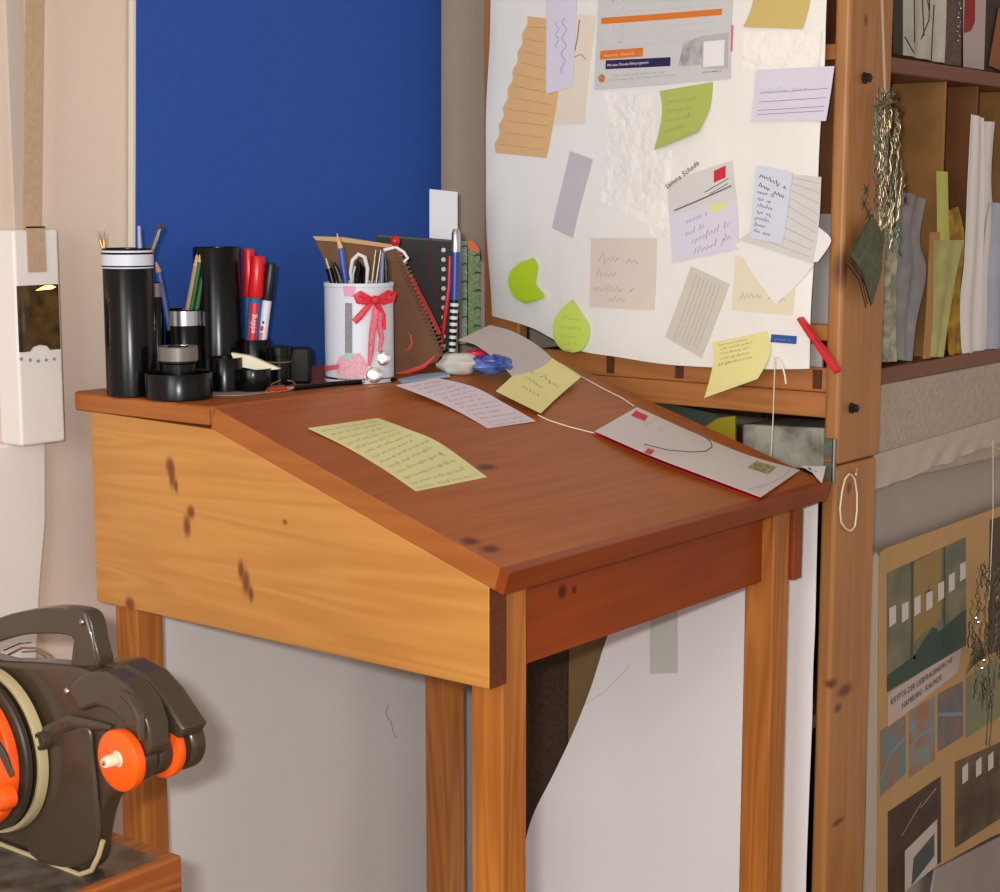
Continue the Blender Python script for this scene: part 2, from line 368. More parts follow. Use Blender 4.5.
# ---------------------------------------------------------------- shelf unit on the right
W_post = wood('shelf_post_pine', (186,124,62), (142,84,36), axis=2, scale=.7, rough=.45, contrast=.8)
W_rail = wood('shelf_rail_pine', (192,126,66), (150,84,38), axis=1, scale=.7, rough=.5, contrast=.8)
W_dkshelf = wood('dark_shelf_wood', (120,64,40), (84,40,24), axis=0, scale=.8, rough=.45, contrast=.6)
M_fib = mat('fibreboard', (158,112,60), .8, var=.22, vscale=14, bump=.1, bscale=200)
M_fibd = mat('fibreboard_brown', (124,76,40), .8, var=.2, vscale=14)
shelf = thing('storage_shelf', (2.55, 1.40, 0), 'pine shelf unit beside desk with corner post and rough board dividers', 'shelf')
O2 = ORG[shelf.name]
PY0, PY1 = 1.097, 1.121
def pz(z): return V((0, 0, z))
def K2(u, v, r, sc): p = ony(u, v, PY0)-O2; return ((p.x, p.y, p.z), r, sc)
W_postk = wood('knotty_post_pine', (178,122,66), (134,82,38), axis=2, scale=.7, rough=.42, contrast=.8,
    knots=[K2(842,270,.020,(1,1,.6)), K2(845,690,.016,(.6,1,1.5)), K2(832,684,.012,(.6,1,1.6)), K2(838,708,.009,(.7,1,1.2)), K2(866,20,.007,(1,1,.8)), K2(838,822,.011,(.5,1,1.8)), K2(849,488,.008,(1,1,.8))])
zsp = ony(850, 463, PY0).z
def post(z0, z1, xl, xr, nm):
    b = MB(); b.box((xl, PY0, z0), (xr, PY1, z1), W_postk); return b.build(nm, shelf, bevel=.006, seg=3)
post(zsp+.0006, 2.3, 2.170, 2.305, 'post'); post(-.02, zsp-.0006, 2.168, 2.297, 'post')
# hinge-like steel plate across the joint of the two post boards
b = MB()
for (v0, v1) in ((438, 459), (462, 482)):
    p = onx(826, v0, 2.168); q = onx(835, v1, 2.168)
    b.box((2.1645, PY0+.003, q.z), (2.1695, PY0+.02, p.z), mat('tarnished_steel', (112,116,104), .6, metal=.5, var=.3, vscale=120))
b.cyl(V((2.164, PY0+.003, onx(830, 482, 2.168).z)), V((2.164, PY0+.003, onx(830, 438, 2.168).z)), .003, M_steel); b.build('steel_hinge', shelf, bevel=.0006)
# nuts on the post
for (u, v, r) in ((864, 78, .0085), (851, 408, .0085)):
    c = ony(u, v, PY0); b = MB(); b.lathe(c, (0,-1,0), [(0,0),(r,0),(r,.003),(r*.75,.004),(r*.75,.010),(r*.3,.012),(0,.012)], mat('dark_bolt_steel', (58,56,54), .4, metal=.8), 6); b.build('bolt', shelf)
XS = 2.190                                          # plane of the side frame
def rail(u, v0, v1, y1, name, m=W_rail, x=XS, w=.022, yb=PY1+.0005):
    z0 = onx(u, v1, x).z; z1 = onx(u, v0, x).z
    b = MB(); b.box((x, yb, z0), (x+w, y1, z1), m); return b.build(name, shelf, bevel=.002), z0, z1
_, zr0, zr1 = rail(824, 393, 418, 1.683, 'side_rail')
r2, zr2, zr3 = rail(824, 368, 392.5, 1.683, 'side_rail', x=XS+.004, w=.018)
for u in (612, 681, 822):
    p = onx(u, 378 if u > 700 else 372, XS+.003); b = MB(); y = p.y-.004 if u < 800 else 1.138
    b.box((XS+.0005, y, zr2+.005), (XS+.0045, y+.013, zr3-.003), mat('end_grain', (96,50,26), .7, var=.2, vscale=80)); b.build('slat_end', r2)
rail(826, 325, 341, 1.683, 'side_rail'); rail(826, 44, 60, 1.683, 'side_rail')
b = MB(); b.box((XS, 1.684, -.02), (XS+.024, 1.757, 2.3), W_post); b.build('rear_post', shelf, bevel=.003)
# inner board behind the hung sheet
b = MB(); b.box((XS+.05, 1.15, 1.24), (XS+.058, 1.68, 1.575), M_fibd); b.build('inner_board', shelf)
# cubby boards (front edges face the room)
YC = 1.125; XE = 3.28
zt1 = ony(893, 57, YC).z; zt0 = ony(893, 73, YC).z; zb1 = ony(879, 364, YC).z; zb0 = ony(879, 385, YC).z
b = MB(); b.box((2.215, YC, zt0), (XE, 1.75, zt1), W_dkshelf); b.build('upper_board', shelf, bevel=.003)
b = MB(); b.box((2.215, YC, zb0), (XE, 1.75, zb1-.008), W_dkshelf); b.build('lower_board', shelf, bevel=.003)
b = MB(); b.box((2.215, 1.47, zb1-.0075), (XE, 1.478, zt0-.0005), M_fib); b.build('back_panel', shelf)
b = MB(); b.box((2.215, 1.47, zt1+.0005), (XE, 1.478, 2.25), M_fibd); b.build('back_panel', shelf)
b = MB(); b.box((2.215, YC, 2.25), (XE, 1.75, 2.28), W_dkshelf); b.build('top_board', shelf, bevel=.003)
for u in (941, 973, 1012):
    x = ony(u, 200, YC+.01).x
    b = MB(); b.box((x, YC+.01, zb1-.0075), (x+.007, 1.4695, zt0-.0005), M_fib if u != 973 else M_fibd); b.build('divider', shelf, bevel=.001)
b = MB(); b.box((2.24, 1.175, .60), (XE, 1.75, .62), W_dkshelf); b.build('middle_board', shelf)
b = MB(); b.box((2.24, 1.175, .06), (XE, 1.75, .09), W_dkshelf); b.build('bottom_board', shelf)
b = MB(); b.box((XE, YC, -.02), (XE+.018, 1.83, 2.28), W_dkshelf); b.build('end_board', shelf)
b = MB(); b.box((XS+.024, 1.60, 1.005), (2.30, 1.74, 1.02), W_rail); b.build('slat', shelf)
# ---------------------------------------------------------------- boiler-like strap winder, strap, pinboard, covers on the back wall
M_wp = mat('cream_white_plastic', (226,220,216), .4, var=.02)
YX = 1.80
def wb(b, u0, v0, u1, v1, y0, y1, m):
    p = ony(u0, v0, y0); q = ony(u1, v1, y0); x0, x1 = sorted((p.x, q.x)); z0, z1 = sorted((p.z, q.z)); b.box((x0, y0, z0), (x1, y1, z1), m); return (x0, x1, z0, z1)
wd = thing('strap_winder', (1.33, YW, 1.09), 'white wall-mounted shutter strap winder with dark display window', 'strap winder')
b = MB(); xa, xb, za, zb = wb(b, 13, 230, 66, 441, YX, YW-.0005, M_wp); b.build('housing', wd, bevel=.004, seg=3)
p = ony(17, 286, YX-.001); q = ony(60.5, 349, YX-.001)
b = MB(); xq = min(q.x, xb-.004)
n = 12; low = []
for i in range(n+1):
    f = i/n; z = q.z+.0015-.006*(1-abs(2*f-1))*-1 if .25 < f < .75 else q.z
    low.append(V((p.x+(xq-p.x)*f, YX-.0012, z)))
M_glassd = mat('dark_display_glass', (52,38,26), .08, spec=.8, rgb2=(96,72,38), vscale=30)
b.prism([V((p.x, YX-.0012, p.z)), *low, V((xq, YX-.0012, p.z))], (0, .0015, 0), M_glassd); dsp = b.build('display_window', wd)
b = MB(); b.prism([ony(36,290.5,YX-.002), ony(44,286,YX-.002), ony(51,285,YX-.002), ony(56,287,YX-.002), ony(52,289,YX-.002)], (0,.0007,0), mat('lit_display', (255,220,140), .4, emis=(255,200,110), es=3.0)); b.build('lit_symbol', dsp)
b = MB()
for i, u in enumerate((21, 30, 38, 46, 54)):
    c = ony(u, 361-abs(i-2), YX-.0003); b.lathe(c, (0,-1,0), [(0,0),(.0022,0),(.0022,.0009),(0,.0009)], M_inkg, 12)
b.build('button', wd)
b = MB(); x0_, x1_ = ony(28.5, 272, YX-.002).x, ony(46.5, 272, YX-.002).x
M_strap = mat('beige_webbing', (186,158,128), .85, var=.1, vscale=160)
# woven strap running down into the winder
_t = ony(25.5, 0, YX+.006); _s = (x0_-_t.x)*(2.45-zb)/(_t.z-zb); b.prism([V((x0_, YX+.006, zb)), V((x1_, YX+.006, zb)), V((x1_-_s, YX+.006, 2.45)), V((x0_-_s, YX+.006, 2.45))], (0, .0015, 0), M_strap); zc = ony(36, 272, YX).z
b.box((x0_, YX-.0022, zc), (x1_, YX-.0006, zb+.004), M_strap); b.box((x0_, YX-.0022, zb+.002), (x1_, YX+.0075, zb+.004), M_strap)
b.build('shutter_strap', label='beige woven shutter strap hanging down into the white wall winder', cat='strap')
b = MB(); lx = ony(10, 100, YW).x; b.box((lx-.002, YW-.003, zb-.01), (lx+.021, YW+.001, 2.6), mat('strap_shadow_grey', (196,184,172), .7)); b.build('strap_shadow', kind='structure')  # thin grey strip standing in for the soft shadow beside the strap
b = MB()
q0 = [ony(-40, 446, 1.83), ony(47, 443, 1.83), ony(47, 520, 1.83), ony(41, 590, 1.83), ony(36, 700, 1.83), ony(-40, 720, 1.83)]
b.prism(q0, (0, .0145, 0), M_wp); b.build('trim_3', kind='structure', bevel=.004)
# pinboard
b = MB(); M_blue = mat('blue_felt', (40,82,168), .92, var=.10, vscale=260, bump=.2, bscale=500)
YPB = YW-.016; pb0 = ony(137, 200, YPB); pb1 = ony(441, 200, YPB)
pin = thing('pinboard', (1.86, YW, 1.13), 'tall plain blue felt pinboard on wall behind the desk', 'pinboard')
_c = [ony(136.5, 0, YPB), ony(441.5, 0, YPB), ony(441, 385, YPB), ony(135.5, 385, YPB)]; _k = lambda a, c, z: a.lerp(c, (a.z-z)/(a.z-c.z))
b.prism([_k(_c[0], _c[3], 1.98), _k(_c[1], _c[2], 1.98), _k(_c[1], _c[2], 1.128), _k(_c[0], _c[3], 1.128)], (0, YW-.0045-YPB, 0), M_blue); b.build('felt_face', pin, bevel=.001)
b = MB(); _w = V((.004, 0, 0)); _a = _k(_c[0], _c[3], 1.98)-V((.0002,-.001,0)); _b = _k(_c[0], _c[3], 1.128)-V((.0002,-.001,0)); b.prism([_a-_w, _a, _b, _b-_w], (0, .010, 0), mat('pale_edge', (214,206,186), .7)); b.build('edge_strip', pin)
# ================================================================ the hung sheet and its notes
XH = 2.166
def wav(y, z):
    lo = max(0, min(1, (1.40-z)/.25))
    return .0055*math.sin(9*y+2.0)*lo + .0022*math.sin(17*y+11*z) + .0016*math.sin(31*z+6*y)
def hx(y, z, off=0): return V((XH-.003-wav(y, z)-off, y, z))
def hp(u, v): p = onx(u, v, XH-.003); return V((XH-.003, p.y, p.z))
def hsheet(L, R, layer=0, curl=None, lift=0):
    def disp(p, a, t):
        q = hx(p.y, p.z, layer*.0011+lift)
        if curl: q.x -= curl(a, t)
        return q
    return Sheet([hp(*c) for c in L], [hp(*c) for c in R], (-1, 0, 0), disp)
# outline of the big sheet
Lh = [(493,-180),(491,-90),(489,0),(487,60),(486,120),(485,180),(486,240),(488,316)]
# bottom edge handled by a lower skirt: rows end on the curved hem
hem = [(488,316),(530,328),(575,349),(620,357),(665,364),(710,367),(755,369),(808,369)]
Rh = [(834,-180),(830,-90),(826,0),(823,60),(819,120),(817,180),(814,240),(808,369)]
class Hung(Sheet):
    def P(s, a, t):
        L = poly_at(s.L, t); R = poly_at(s.R, t); p = L.lerp(R, a)
        B = poly_at(s.H, a); base = s.L[-1].lerp(s.R[-1], a)
        k = max(0, (t-.55)/.45)**2
        p = p+(B-base)*k
        q = hx(p.y, p.z, 0)
        e = max(0, abs(a-.5)*2-.9)/.1
        q.x += .003*e*e
        return q
S = Hung([hp(*c) for c in Lh], [hp(*c) for c in Rh], (-1,0,0)); S.H = [hp(*c) for c in hem]
b = S.mesh(M_sheet, 70, 90, .0006)
sh = b.build('pinned_paper_sheet', smooth=True, label='large glossy white paper sheet hung on the shelf side, covered with notes', cat='paper')
def note(name, label, L, R, m, ink=(), layer=1, curl=None, cat='note', group=None, nx=8, ny=10, lift=0, th=.0004):
    s = hsheet(L, R, layer, curl, lift); b = s.mesh(m, nx, ny, th, ink); return b.build(name, smooth=True, label=label, cat=cat, group=group)
G = 'notes pinned to the white sheet'
def pm(name, rgb, rough=.6): return mat(name, rgb, rough, var=.02, vscale=30)
P_tan = pm('tan_paper', (222,180,128)); P_pale = pm('cream_paper', (230,218,200)); P_cream = pm('ivory_paper', (226,220,204)); P_lil = pm('lilac_white_paper', (218,214,228)); P_blu = pm('blue_white_paper', (214,218,232))
P_fly = pm('flyer_paper', (206,206,204), .4); P_olive = pm('ochre_paper', (208,184,112)); P_green = pm('moss_green_paper', (176,190,96)); P_lime = pm('lime_paper', (190,222,40)); P_lime2 = pm('light_lime_paper', (206,228,100))
P_pink = pm('pink_paper', (235,110,140)); P_gray = pm('grey_paper', (196,192,198)); P_line = pm('ledger_paper', (214,212,208)); P_navy = pm('navy_print', (38,30,80)); P_or = pm('orange_print', (222,120,30)); P_redp = pm('red_print', (205,40,55)); P_bluep = pm('blue_print', (45,85,160))
P_greyph = mat('grey_photo_print', (150,150,150), .5, rgb2=(190,188,186), vscale=60)
W = .0009
# tan zigzag-edged paper
Lt = [(528,16)]; 
for i in range(1, 16):
    f = i/15; Lt.append((528-33*f+(1.6 if i % 2 else -1.2), 16+137*f))
note('zigzag_paper', 'tall tan paper with zigzag left edge, upper left of the hung sheet', Lt, [(550,19),(558,60),(559,95),(553,126),(546,158)], P_tan,
     [('line', [(.1,.08+.085*i),(.9,.075+.085*i)], .0006, mat('tan_line', (176,128,80), .7)) for i in range(11)], group=G, ny=45)
note('backing_note', 'blank cream paper showing beside the white strip on the hung sheet', [(555,17),(552,125)], [(596,15),(584,124)], P_pale, group=G, layer=.6)
note('marker_strip', 'slim white strip with vertical violet handwriting overlapping the tan zigzag paper', [(547,-30),(548,94)], [(579,-30),(574,87)], P_lil,
     [('line', [(.62-.08*math.sin(i*2.1)*(1 if i % 2 else -1), .40+i*.022) for i in range(22)], .0008, M_inkp), ('line', [(.38-.07*math.sin(i*1.7)*(1 if i % 2 else -1), .42+i*.02) for i in range(12)], .0007, M_inkp)], layer=2, group=G)
note('scribbled_slip', 'narrow cream slip with one dark pen stroke between white strip and printed flyer', [(574,15),(572,60)], [(592,15),(588,62)], P_pale, [('line', [(.35,.1),(.3,.5),(.2,.8)], .0018, M_inkb), ('line', [(.1,.95),(.6,.85),(.9,.95)], .0012, M_inkb)], layer=1.2, group=G)
# printed flyer
fl_ink = [('fill', [(.03,.64),(.93,.64),(.93,.672),(.03,.672)], P_or),
  ('fill', [(.035,.805),(.36,.805),(.36,.85),(.035,.85)], P_or), ('fill', [(.08,.855),(.57,.865),(.57,.91),(.08,.90)], P_navy),
  ('text', 'Mit dem Monats-Filmprogramm', (.095,.888), .0058, M_white, .0008, .0), ('disc', (.055,.945), .0062, P_or), ('disc', (.055,.945), .0035, P_fly),
  ('fill', [(.66,.80),(.80,.77),(.80,.915),(.63,.915)], P_greyph), ('fill', [(.80,.77),(.985,.765),(.985,.95),(.80,.935)], mat('light_grey_print', (184,182,184), .5)), ('fill', [(.81,.80),(.96,.80),(.955,.93),(.81,.93)], M_white, .0005)]
for i in range(9):
    t = .42+.042*i
    if abs(t-.64) > .03: fl_ink += [('write', (.10, t, .13, t+.022), 1, .0007, M_inkg, .95, 0), ('write', (.16, t, .21, t+.022), 1, .0007, M_inkg, .95, 0), ('line', [(.10,t+.032),(.9,t+.032)], .0004, mat('faint_rule', (186,186,186), .6))]
fl_ink += [('write', (.11,.925,.62,.945), 1, .0005, M_inkg, .95, 0), ('write', (.11,.945,.70,.965), 1, .0005, M_inkg, .95, 0), ('write', (.80,.945,.96,.962), 1, .0007, M_ink, .95, 0), ('write', (.06,.812,.34,.845), 1, .0007, M_white, .95, 0)]
note('printed_flyer', 'grey printed flyer with orange bar and navy caption at top of the hung sheet', [(603,-112),(595,90)], [(736,-120),(732,79)], P_fly, fl_ink, layer=2, cat='flyer', group=None, nx=10, ny=16)
note('index_tab', 'small bright pink tab sticking out beside the printed flyer', [(728,26),(727,50)], [(735,25),(734,52)], P_pink, layer=1, cat='note', group=G)
note('sticky_note', 'ochre sticky note at upper right corner of the hung sheet', [(757,-30),(754,2),(746,27)], [(812,-30),(811,2),(804,29)], P_olive, layer=1, curl=lambda a, t: .004*max(0, t-.6)**2*6, group=G)
note('sticky_note', 'curled moss green sticky note below the printed flyer', [(660,91),(663,115),(658,150)], [(714,82),(711,108),(701,132)], P_green, [('write', (.12,.2,.85,.8), 4, .0005, mat('green_ink', (110,130,50), .7), .8)], layer=1, curl=lambda a, t: .010*t*t, group=G)
note('lined_note', 'lilac white note with ruled lines jutting past right edge of the hung sheet', [(757,70),(751,122)], [(834,66),(826,121)], P_lil, [('line', [(.08,t),(.95,t-.05)], .0007, M_inkp) for t in (.45,.62,.78,.86)]+[('write', (.1,.3,.9,.5), 1, .0006, M_inkg, .9, -.05)], layer=2, group=G)
note('paper_slip', 'small blue grey slip tilted on left half of the hung sheet', [(569,151),(552,228)], [(592,159),(573,238)], P_gray, layer=1, group=G)
note('envelope_flyer', 'grey envelope with red square mark and diagonal dark line', [(669,182),(671,216)], [(733,160),(737,200)], P_line, [('fill', [(.72,.12),(.90,.08),(.88,.38),(.70,.42)], P_redp), ('line', [(.08,.88),(.95,.62)], .0022, mat('pencil_grey', (105,98,110), .5)), ('text', 'Samira Schade', (-.02,.22), .011, M_ink, .0007, .32),
   ('line', [(.55,.60),(.92,.42)], .0011, M_ink), ('line', [(.62,.68),(.9,.54)], .0009, M_ink)], layer=1, group=G)
note('lined_note', 'lilac note with loose violet handwriting below the envelope with red mark', [(671,216),(672,240),(673,263)], [(737,199),(738,222),(738,249)], P_lil, [('write', (.22,.12,.8,.55), 2, .0009, M_inkp, .6, -.2), ('write', (.3,.5,.98,.95), 2, .0009, M_inkp, .8, -.25), ('fill', [(.62,.02),(.86,-.0+.0),(.86,.14),(.62,.2)], mat('yellow_marker', (222,228,120), .6))], layer=1.6, group=G)
note('handwritten_list', 'white list in bold dark handwriting tilted on right half of the hung sheet', [(757,165),(750,238)], [(794,172),(783,244)], P_blu, [('write', (.12,.04,.9,.30), 2, .0016, M_ink, .95, .15), ('write', (.1,.30,.62,.92), 7, .0012, mat('blue_ink', (60,65,120), .6), .95, .05, .55)], layer=3, group=G)
note('ruled_table_sheet', 'grey ruled table sheet behind the bold handwritten list', [(790,174),(783,205),(738,240)], [(822,177),(819,225),(813,263)], P_line, [('line', [(.1,t),(.95,t+.02)], .0005, M_inkg) for t in [.08+.1*i for i in range(9)]], layer=1.4, group=G)
note('folded_paper', 'folded white paper with point hanging down below the ruled table sheet', [(734,242),(752,272),(776,303)], [(815,264),(800,283),(778,304)], M_white, layer=1.9, group=G)
note('folded_paper', 'white paper corner poking out right of the hung sheet', [(812,222),(810,262)], [(822,230),(831,241),(818,262)], M_white, layer=.2, group=G)
note('beige_note', 'pale pinkish beige square note with four lines of faint writing', [(592,238),(590,307)], [(658,238),(656,310)], pm('pinkish_beige_paper', (222,208,196)), [('write', (.12,.12,.95,.4), 1, .0008, M_inkb, .9, .05), ('write', (.08,.38,.62,.6), 1, .0008, M_inkb, .9), ('write', (.05,.58,.9,.82), 1, .0008, M_inkb, .9), ('write', (.3,.76,.65,.95), 1, .0008, M_inkb, .9)], layer=1, group=G)
note('beige_note', 'pale yellowish note half hidden under the folded white paper', [(735,256),(733,310)], [(798,262),(794,315)], pm('yellowish_paper', (230,220,192)), [('write', (.1,.55,.95,.8), 1, .0008, M_inkb, .9)], layer=1, group=G)
note('printed_slip', 'tall grey ivory slip tilted right with narrow columns of print', [(691,266),(680,300),(667,337)], [(730,284),(718,320),(703,358)], pm('grey_ivory_paper', (208,203,188)), [('line', [(x,.08+random.random()*.05),(x+.02,.85+random.random()*.08)], .0005, M_inkg) for x in (.2,.3,.4,.5,.6,.7,.8)], layer=1, group=G)
# lime leaf-shaped notes
note('leaf_note', 'lime green note shaped like a curled leaf at lower left of the hung sheet', [(521,262),(510,272),(508,286),(514,298),(524,303)], [(534,258),(538,266),(536,284),(546,296),(528,303)], P_lime, layer=1, curl=lambda a, t: .004+.010*t*t*a, group=G, nx=10, ny=16)
note('leaf_note', 'lime green apple-shaped note with faint writing right of the curled leaf note', [(573,299),(562,309),(554,322),(555,338),(563,349),(573,352)], [(574,299),(583,312),(592,326),(591,340),(584,350),(575,352)], P_lime2, [('write', (.2,.25,.85,.85), 5, .0006, mat('green_ink2', (130,160,40), .6), .85)], layer=1, curl=lambda a, t: .002+.004*a*t, group=G, nx=10, ny=16)
note('sticky_note', 'large pale yellow sticky note curling over bottom hem of the hung sheet', [(714,342),(716,362),(710,397)], [(769,331),(773,352),(763,378)], M_yel, [('write', (.1,.1,.8,.6), 5, .0006, M_inkb, .85, -.05)], layer=1, curl=lambda a, t: .012*t*t, group=G)
note('blue_label', 'small dark blue printed label near lower right of the hung sheet', [(773,334),(772,342)], [(798,336),(797,344)], P_bluep, [('write', (.12,.2,.9,.8), 1, .0005, mat('label_grey', (150,175,215), .6), .9)], layer=1, cat='label')
# pale patches of tape showing through the film
note('film_patch', 'crumpled transparent film patch with glints in middle of the hung sheet', [(604,92),(606,130),(598,200)], [(650,96),(655,150),(650,225)], mat('crumpled_film', (246,244,236), .12, bump=.75, bscale=26, coat=1, bdist=.012, spec=.8), layer=.7, cat='film', group=None)
note('film_patch', 'crumpled transparent film patch at upper right below the ochre note', [(745,32),(742,70)], [(822,30),(818,68)], MC['crumpled_film'], layer=.7, cat='film')
note('film_patch', 'crumpled transparent film patch above the envelope with red mark', [(655,150),(650,235)], [(672,150),(670,240)], MC['crumpled_film'], layer=.5, cat='film')
# peg, hook and cord
pg = thing('clothes_peg', hx(*[getattr(hp(818,345), k) for k in 'yz'], .012), 'red clothes peg clamped on lower right edge of the hung sheet', 'clothes peg')
a = onx(799,318,XH-.014); c = onx(837,372,XH-.014); d = (c-a).normalized(); sd = V((1,0,0)); wv = d.cross(sd).normalized()
for k, nm in ((0, 'jaw'), (1, 'jaw')):
    b = MB(); o = V((-.004 if k == 0 else .0035, 0, 0)); w = .0042
    p = [a-wv*w*.7, a+wv*w*.7, a.lerp(c,.35)+wv*w, a.lerp(c,.45)+wv*w*.72, a.lerp(c,.55)+wv*w, c+wv*w*.95, c-wv*w*.95, a.lerp(c,.55)-wv*w, a.lerp(c,.45)-wv*w*.72, a.lerp(c,.35)-wv*w]
    b.prism([q+o for q in p], (.006,0,0), mat('peg_red', (214,34,48), .35)); b.build(nm, pg, bevel=.0008)
b = MB(); m_ = a.lerp(c,.42); b.tube([m_+wv*.0048+V((-.006,0,0)), m_+V((-.0062,0,0)), m_-wv*.0048+V((-.006,0,0)), m_-wv*.0048+V((.009,0,0))], .0007, M_steel, 6); b.build('spring', pg)
b = MB(); hk = [onx(u, v, XH-.012) for u, v in ((774,364),(774,358),(778,357),(782,364),(785,376),(786,384))]
b.tube(hk, .0013, M_white, 8); b.build('wire_hook', smooth=True, label='small white wire hook at bottom hem of the hung sheet', cat='hook')
b = MB(); cp = [onx(u, v, XH-.013) for u, v in ((775,361),(774,390),(773,420),(771,456))]
b.tube(cp, .0009, M_cord, 6); b.build('hanging_cord', label='thin pale cord hanging from the hook down to the desk edge', cat='cord')
# lower sheet on the shelf side below the lid
XU = 2.16
def up_(u, v): return onx(u, v, XU)
def bow(p, a, t): return V((p.x-.010*math.sin(math.pi*a)*t+.012*(1-a)*0, p.y, p.z))
Lq = [up_(u, v) for u, v in ((640,560),(622,600),(606,640),(590,690),(572,735),(553,775),(533,815),(524,850),(519,900),(515,980),(515,1080))]
Rq = [up_(u, v) for u, v in ((818,500),(817,540),(816,580),(815,625),(813,670),(812,720),(810,770),(808,820),(806,880),(804,980),(802,1080))]
s = Sheet(Lq, Rq, (-1,0,0), bow); b = s.mesh(mat('matt_white_sheet', (246,244,246), .55, var=.03, vscale=4), 24, 40, .0006, [('line', [(.0,.33),(.08,.315),(.18,.27)], .0008, mat('pink_crease', (215,180,180), .7))])
b.build('paper_sheet', smooth=True, label='large plain white sheet with curved left edge hanging below the desk lid', cat='paper')
def tape(L, R): 
    s = Sheet([onx(u, v, XU-.0032) for u, v in L], [onx(u, v, XU-.0032) for u, v in R], (-1,0,0)); return s.mesh(mat('clear_tape', (206,210,204), .3), 4, 6, .0004)
tape([(650,608),(650,674)], [(677,598),(678,673)]).build('tape_strip', label='translucent tape strip on the white sheet below the desk lid', cat='tape')
b = MB(); b.box((XS-.014, 1.40, .02), (XS-.001, 1.570, .99), mat('ochre_board', (130,104,68), .8, var=.1)); bb = b.build('leaning_board', label='ochre board standing in the shelf behind the white sheet below the desk', cat='board')
b = MB(); b.box((XS-.016, 1.571, .02), (XS-.001, 1.72, .99), mat('dark_cork', (74,54,40), .9, var=.35, vscale=120)); b.build('leaning_board', label='dark brown board standing behind the front left desk leg', cat='board')
# ================================================================ things on the back shelf of the desk
def stand(u, vb, rpx, z=ZS):
    P = onz(u, vb, z); r = rad(rpx, P); return P+FH*r, r
def zat(u, v, P): return up_at(u, v, P).z
def cup(name, label, cat, u, vb, rpx, vtop, m=M_black, wall=.0016, rim=None, group=None, rtop=1.0, smooth=True):
    P, r = stand(u, vb, rpx); h = zat(u, vtop, P)-P.z; rt = r*rtop
    t = thing(name, P, label, cat, group)
    b = MB(); b.lathe(P, UP, [(0,.0003),(r-.001,.0003),(r,.0015),(rt,h-.001),(rt-.0006,h),(rt-wall,h-.0006),(r-wall,.003),(0,.003)], m, 40)
    b.build('cup_body', t, smooth=True)
    if rim:
        for (va, vb2, mm, nm) in rim:
            z1 = zat(u, va, P)-P.z; z0 = zat(u, vb2, P)-P.z
            b = MB(); b.lathe(P, UP, [(rt+.0002,z0),(rt+.0009,z0+.0004),(rt+.0009,z1-.0004),(rt+.0002,z1)], mm, 40); b.build(nm, t, smooth=True)
    return t, P, r, h
M_band = mat('grey_white_band', (205,210,222), .4); M_bandg = mat('grey_brown_band', (120,112,106), .35, metal=.3)
GC = 'black canister pots on the back shelf'
tA, PA, rA, hA = cup('pencil_pot', 'tallest black pot at left end, with wide pale band at the rim', 'pot', 126.5, 398, 25, 248, rim=[(250,268,M_band,'pale_band')], group=GC)
b = MB(); b.lathe(PA, UP, [(rA+.0012, zat(126,254,PA)-PA.z),(rA+.0014, zat(126,252.6,PA)-PA.z),(rA+.001, zat(126,252,PA)-PA.z)], M_black, 40); b.lathe(PA, UP, [(rA+.0012, zat(126,266.5,PA)-PA.z),(rA+.0014, zat(126,265.5,PA)-PA.z),(rA+.001, zat(126,265,PA)-PA.z)], M_black, 40); b.build('band_line', tA)
tB, PB, rB, hB = cup('pencil_pot', 'slim black pot with grey band between two larger black pots', 'pot', 157, 385, 7, 282, rim=[(283,297,M_bandg,'grey_band')], group=GC)
tC, PC_, rC, hC = cup('pencil_pot', 'black pot with shiny silver rim holding green pencils', 'pot', 182, 385, 19, 309, rim=[(310,325,M_silver,'silver_rim')], group=GC)
tE, PE, rE, hE = cup('round_dish', 'low wide black dish at front edge of the back shelf', 'dish', 173, 402, 34, 372, wall=.003, group=GC)
# pot with brown grey rim standing in the dish
P = PE+V((0,0,.0035)); r = rad(19, PE); h = zat(172, 346, PE)-P.z
tD = thing('film_canister', P, 'short black canister with grey brown rim standing in the low dish', 'canister', GC)
b = MB(); b.lathe(P, UP, [(0,0),(r*.9,0),(r*.9,h-.022),(r,h-.020),(r,h-.0175)], M_black, 36); b.build('canister_body', tD, smooth=True)
b = MB(); b.lathe(P, UP, [(r,h-.0180),(r+.001,h-.0175),(r+.001,h-.001),(r-.0005,h),(r-.002,h-.0005),(r-.002,h-.006)], M_bandg, 36); b.build('rim', tD, smooth=True)
b = MB(); b.lathe(P, UP, [(r-.0025,h-.006),(r-.0025,h-.0025),(r*.55,h-.0020),(r*.5,h+.001),(0,h+.0015)], M_black, 36); b.build('cap', tD, smooth=True)
tF, PF, rF, hF = cup('pencil_pot', 'tall glossy black pot left of the red markers', 'pot', 216, 384, 24, 247, group=GC)
PG, rG = stand(222, 393, 18.5)
tG, PG, rG, hG = cup('pencil_pot', 'short black pot right in front of the tall glossy black pot', 'pot', 222, 393, 18.5, 357, group=GC)
tH, PH, rH, hH = cup('marker_pot', 'black pot holding the red and black markers', 'pot', 253, 383, 16, 339, group=GC)
tI, PI_, rI, hI = cup('round_dish', 'small black cup holding folded paper scraps in front of the markers', 'cup', 251, 393, 17, 368, group=GC, rtop=1.08)
b = MB(); P = PI_; q = [up_at(231,353,P), up_at(250,356,P), up_at(280,369,P), up_at(262,371,P), up_at(236,366,P)]
b.prism(q, FH*.012, mat('cream_scrap', (226,216,190), .7)); b.build('paper_scrap', label='folded cream paper scrap poking out of the small black cup', cat='paper')
PJ, rJ = stand(278, 386, 12.5); h = zat(278, 346, PJ)-PJ.z
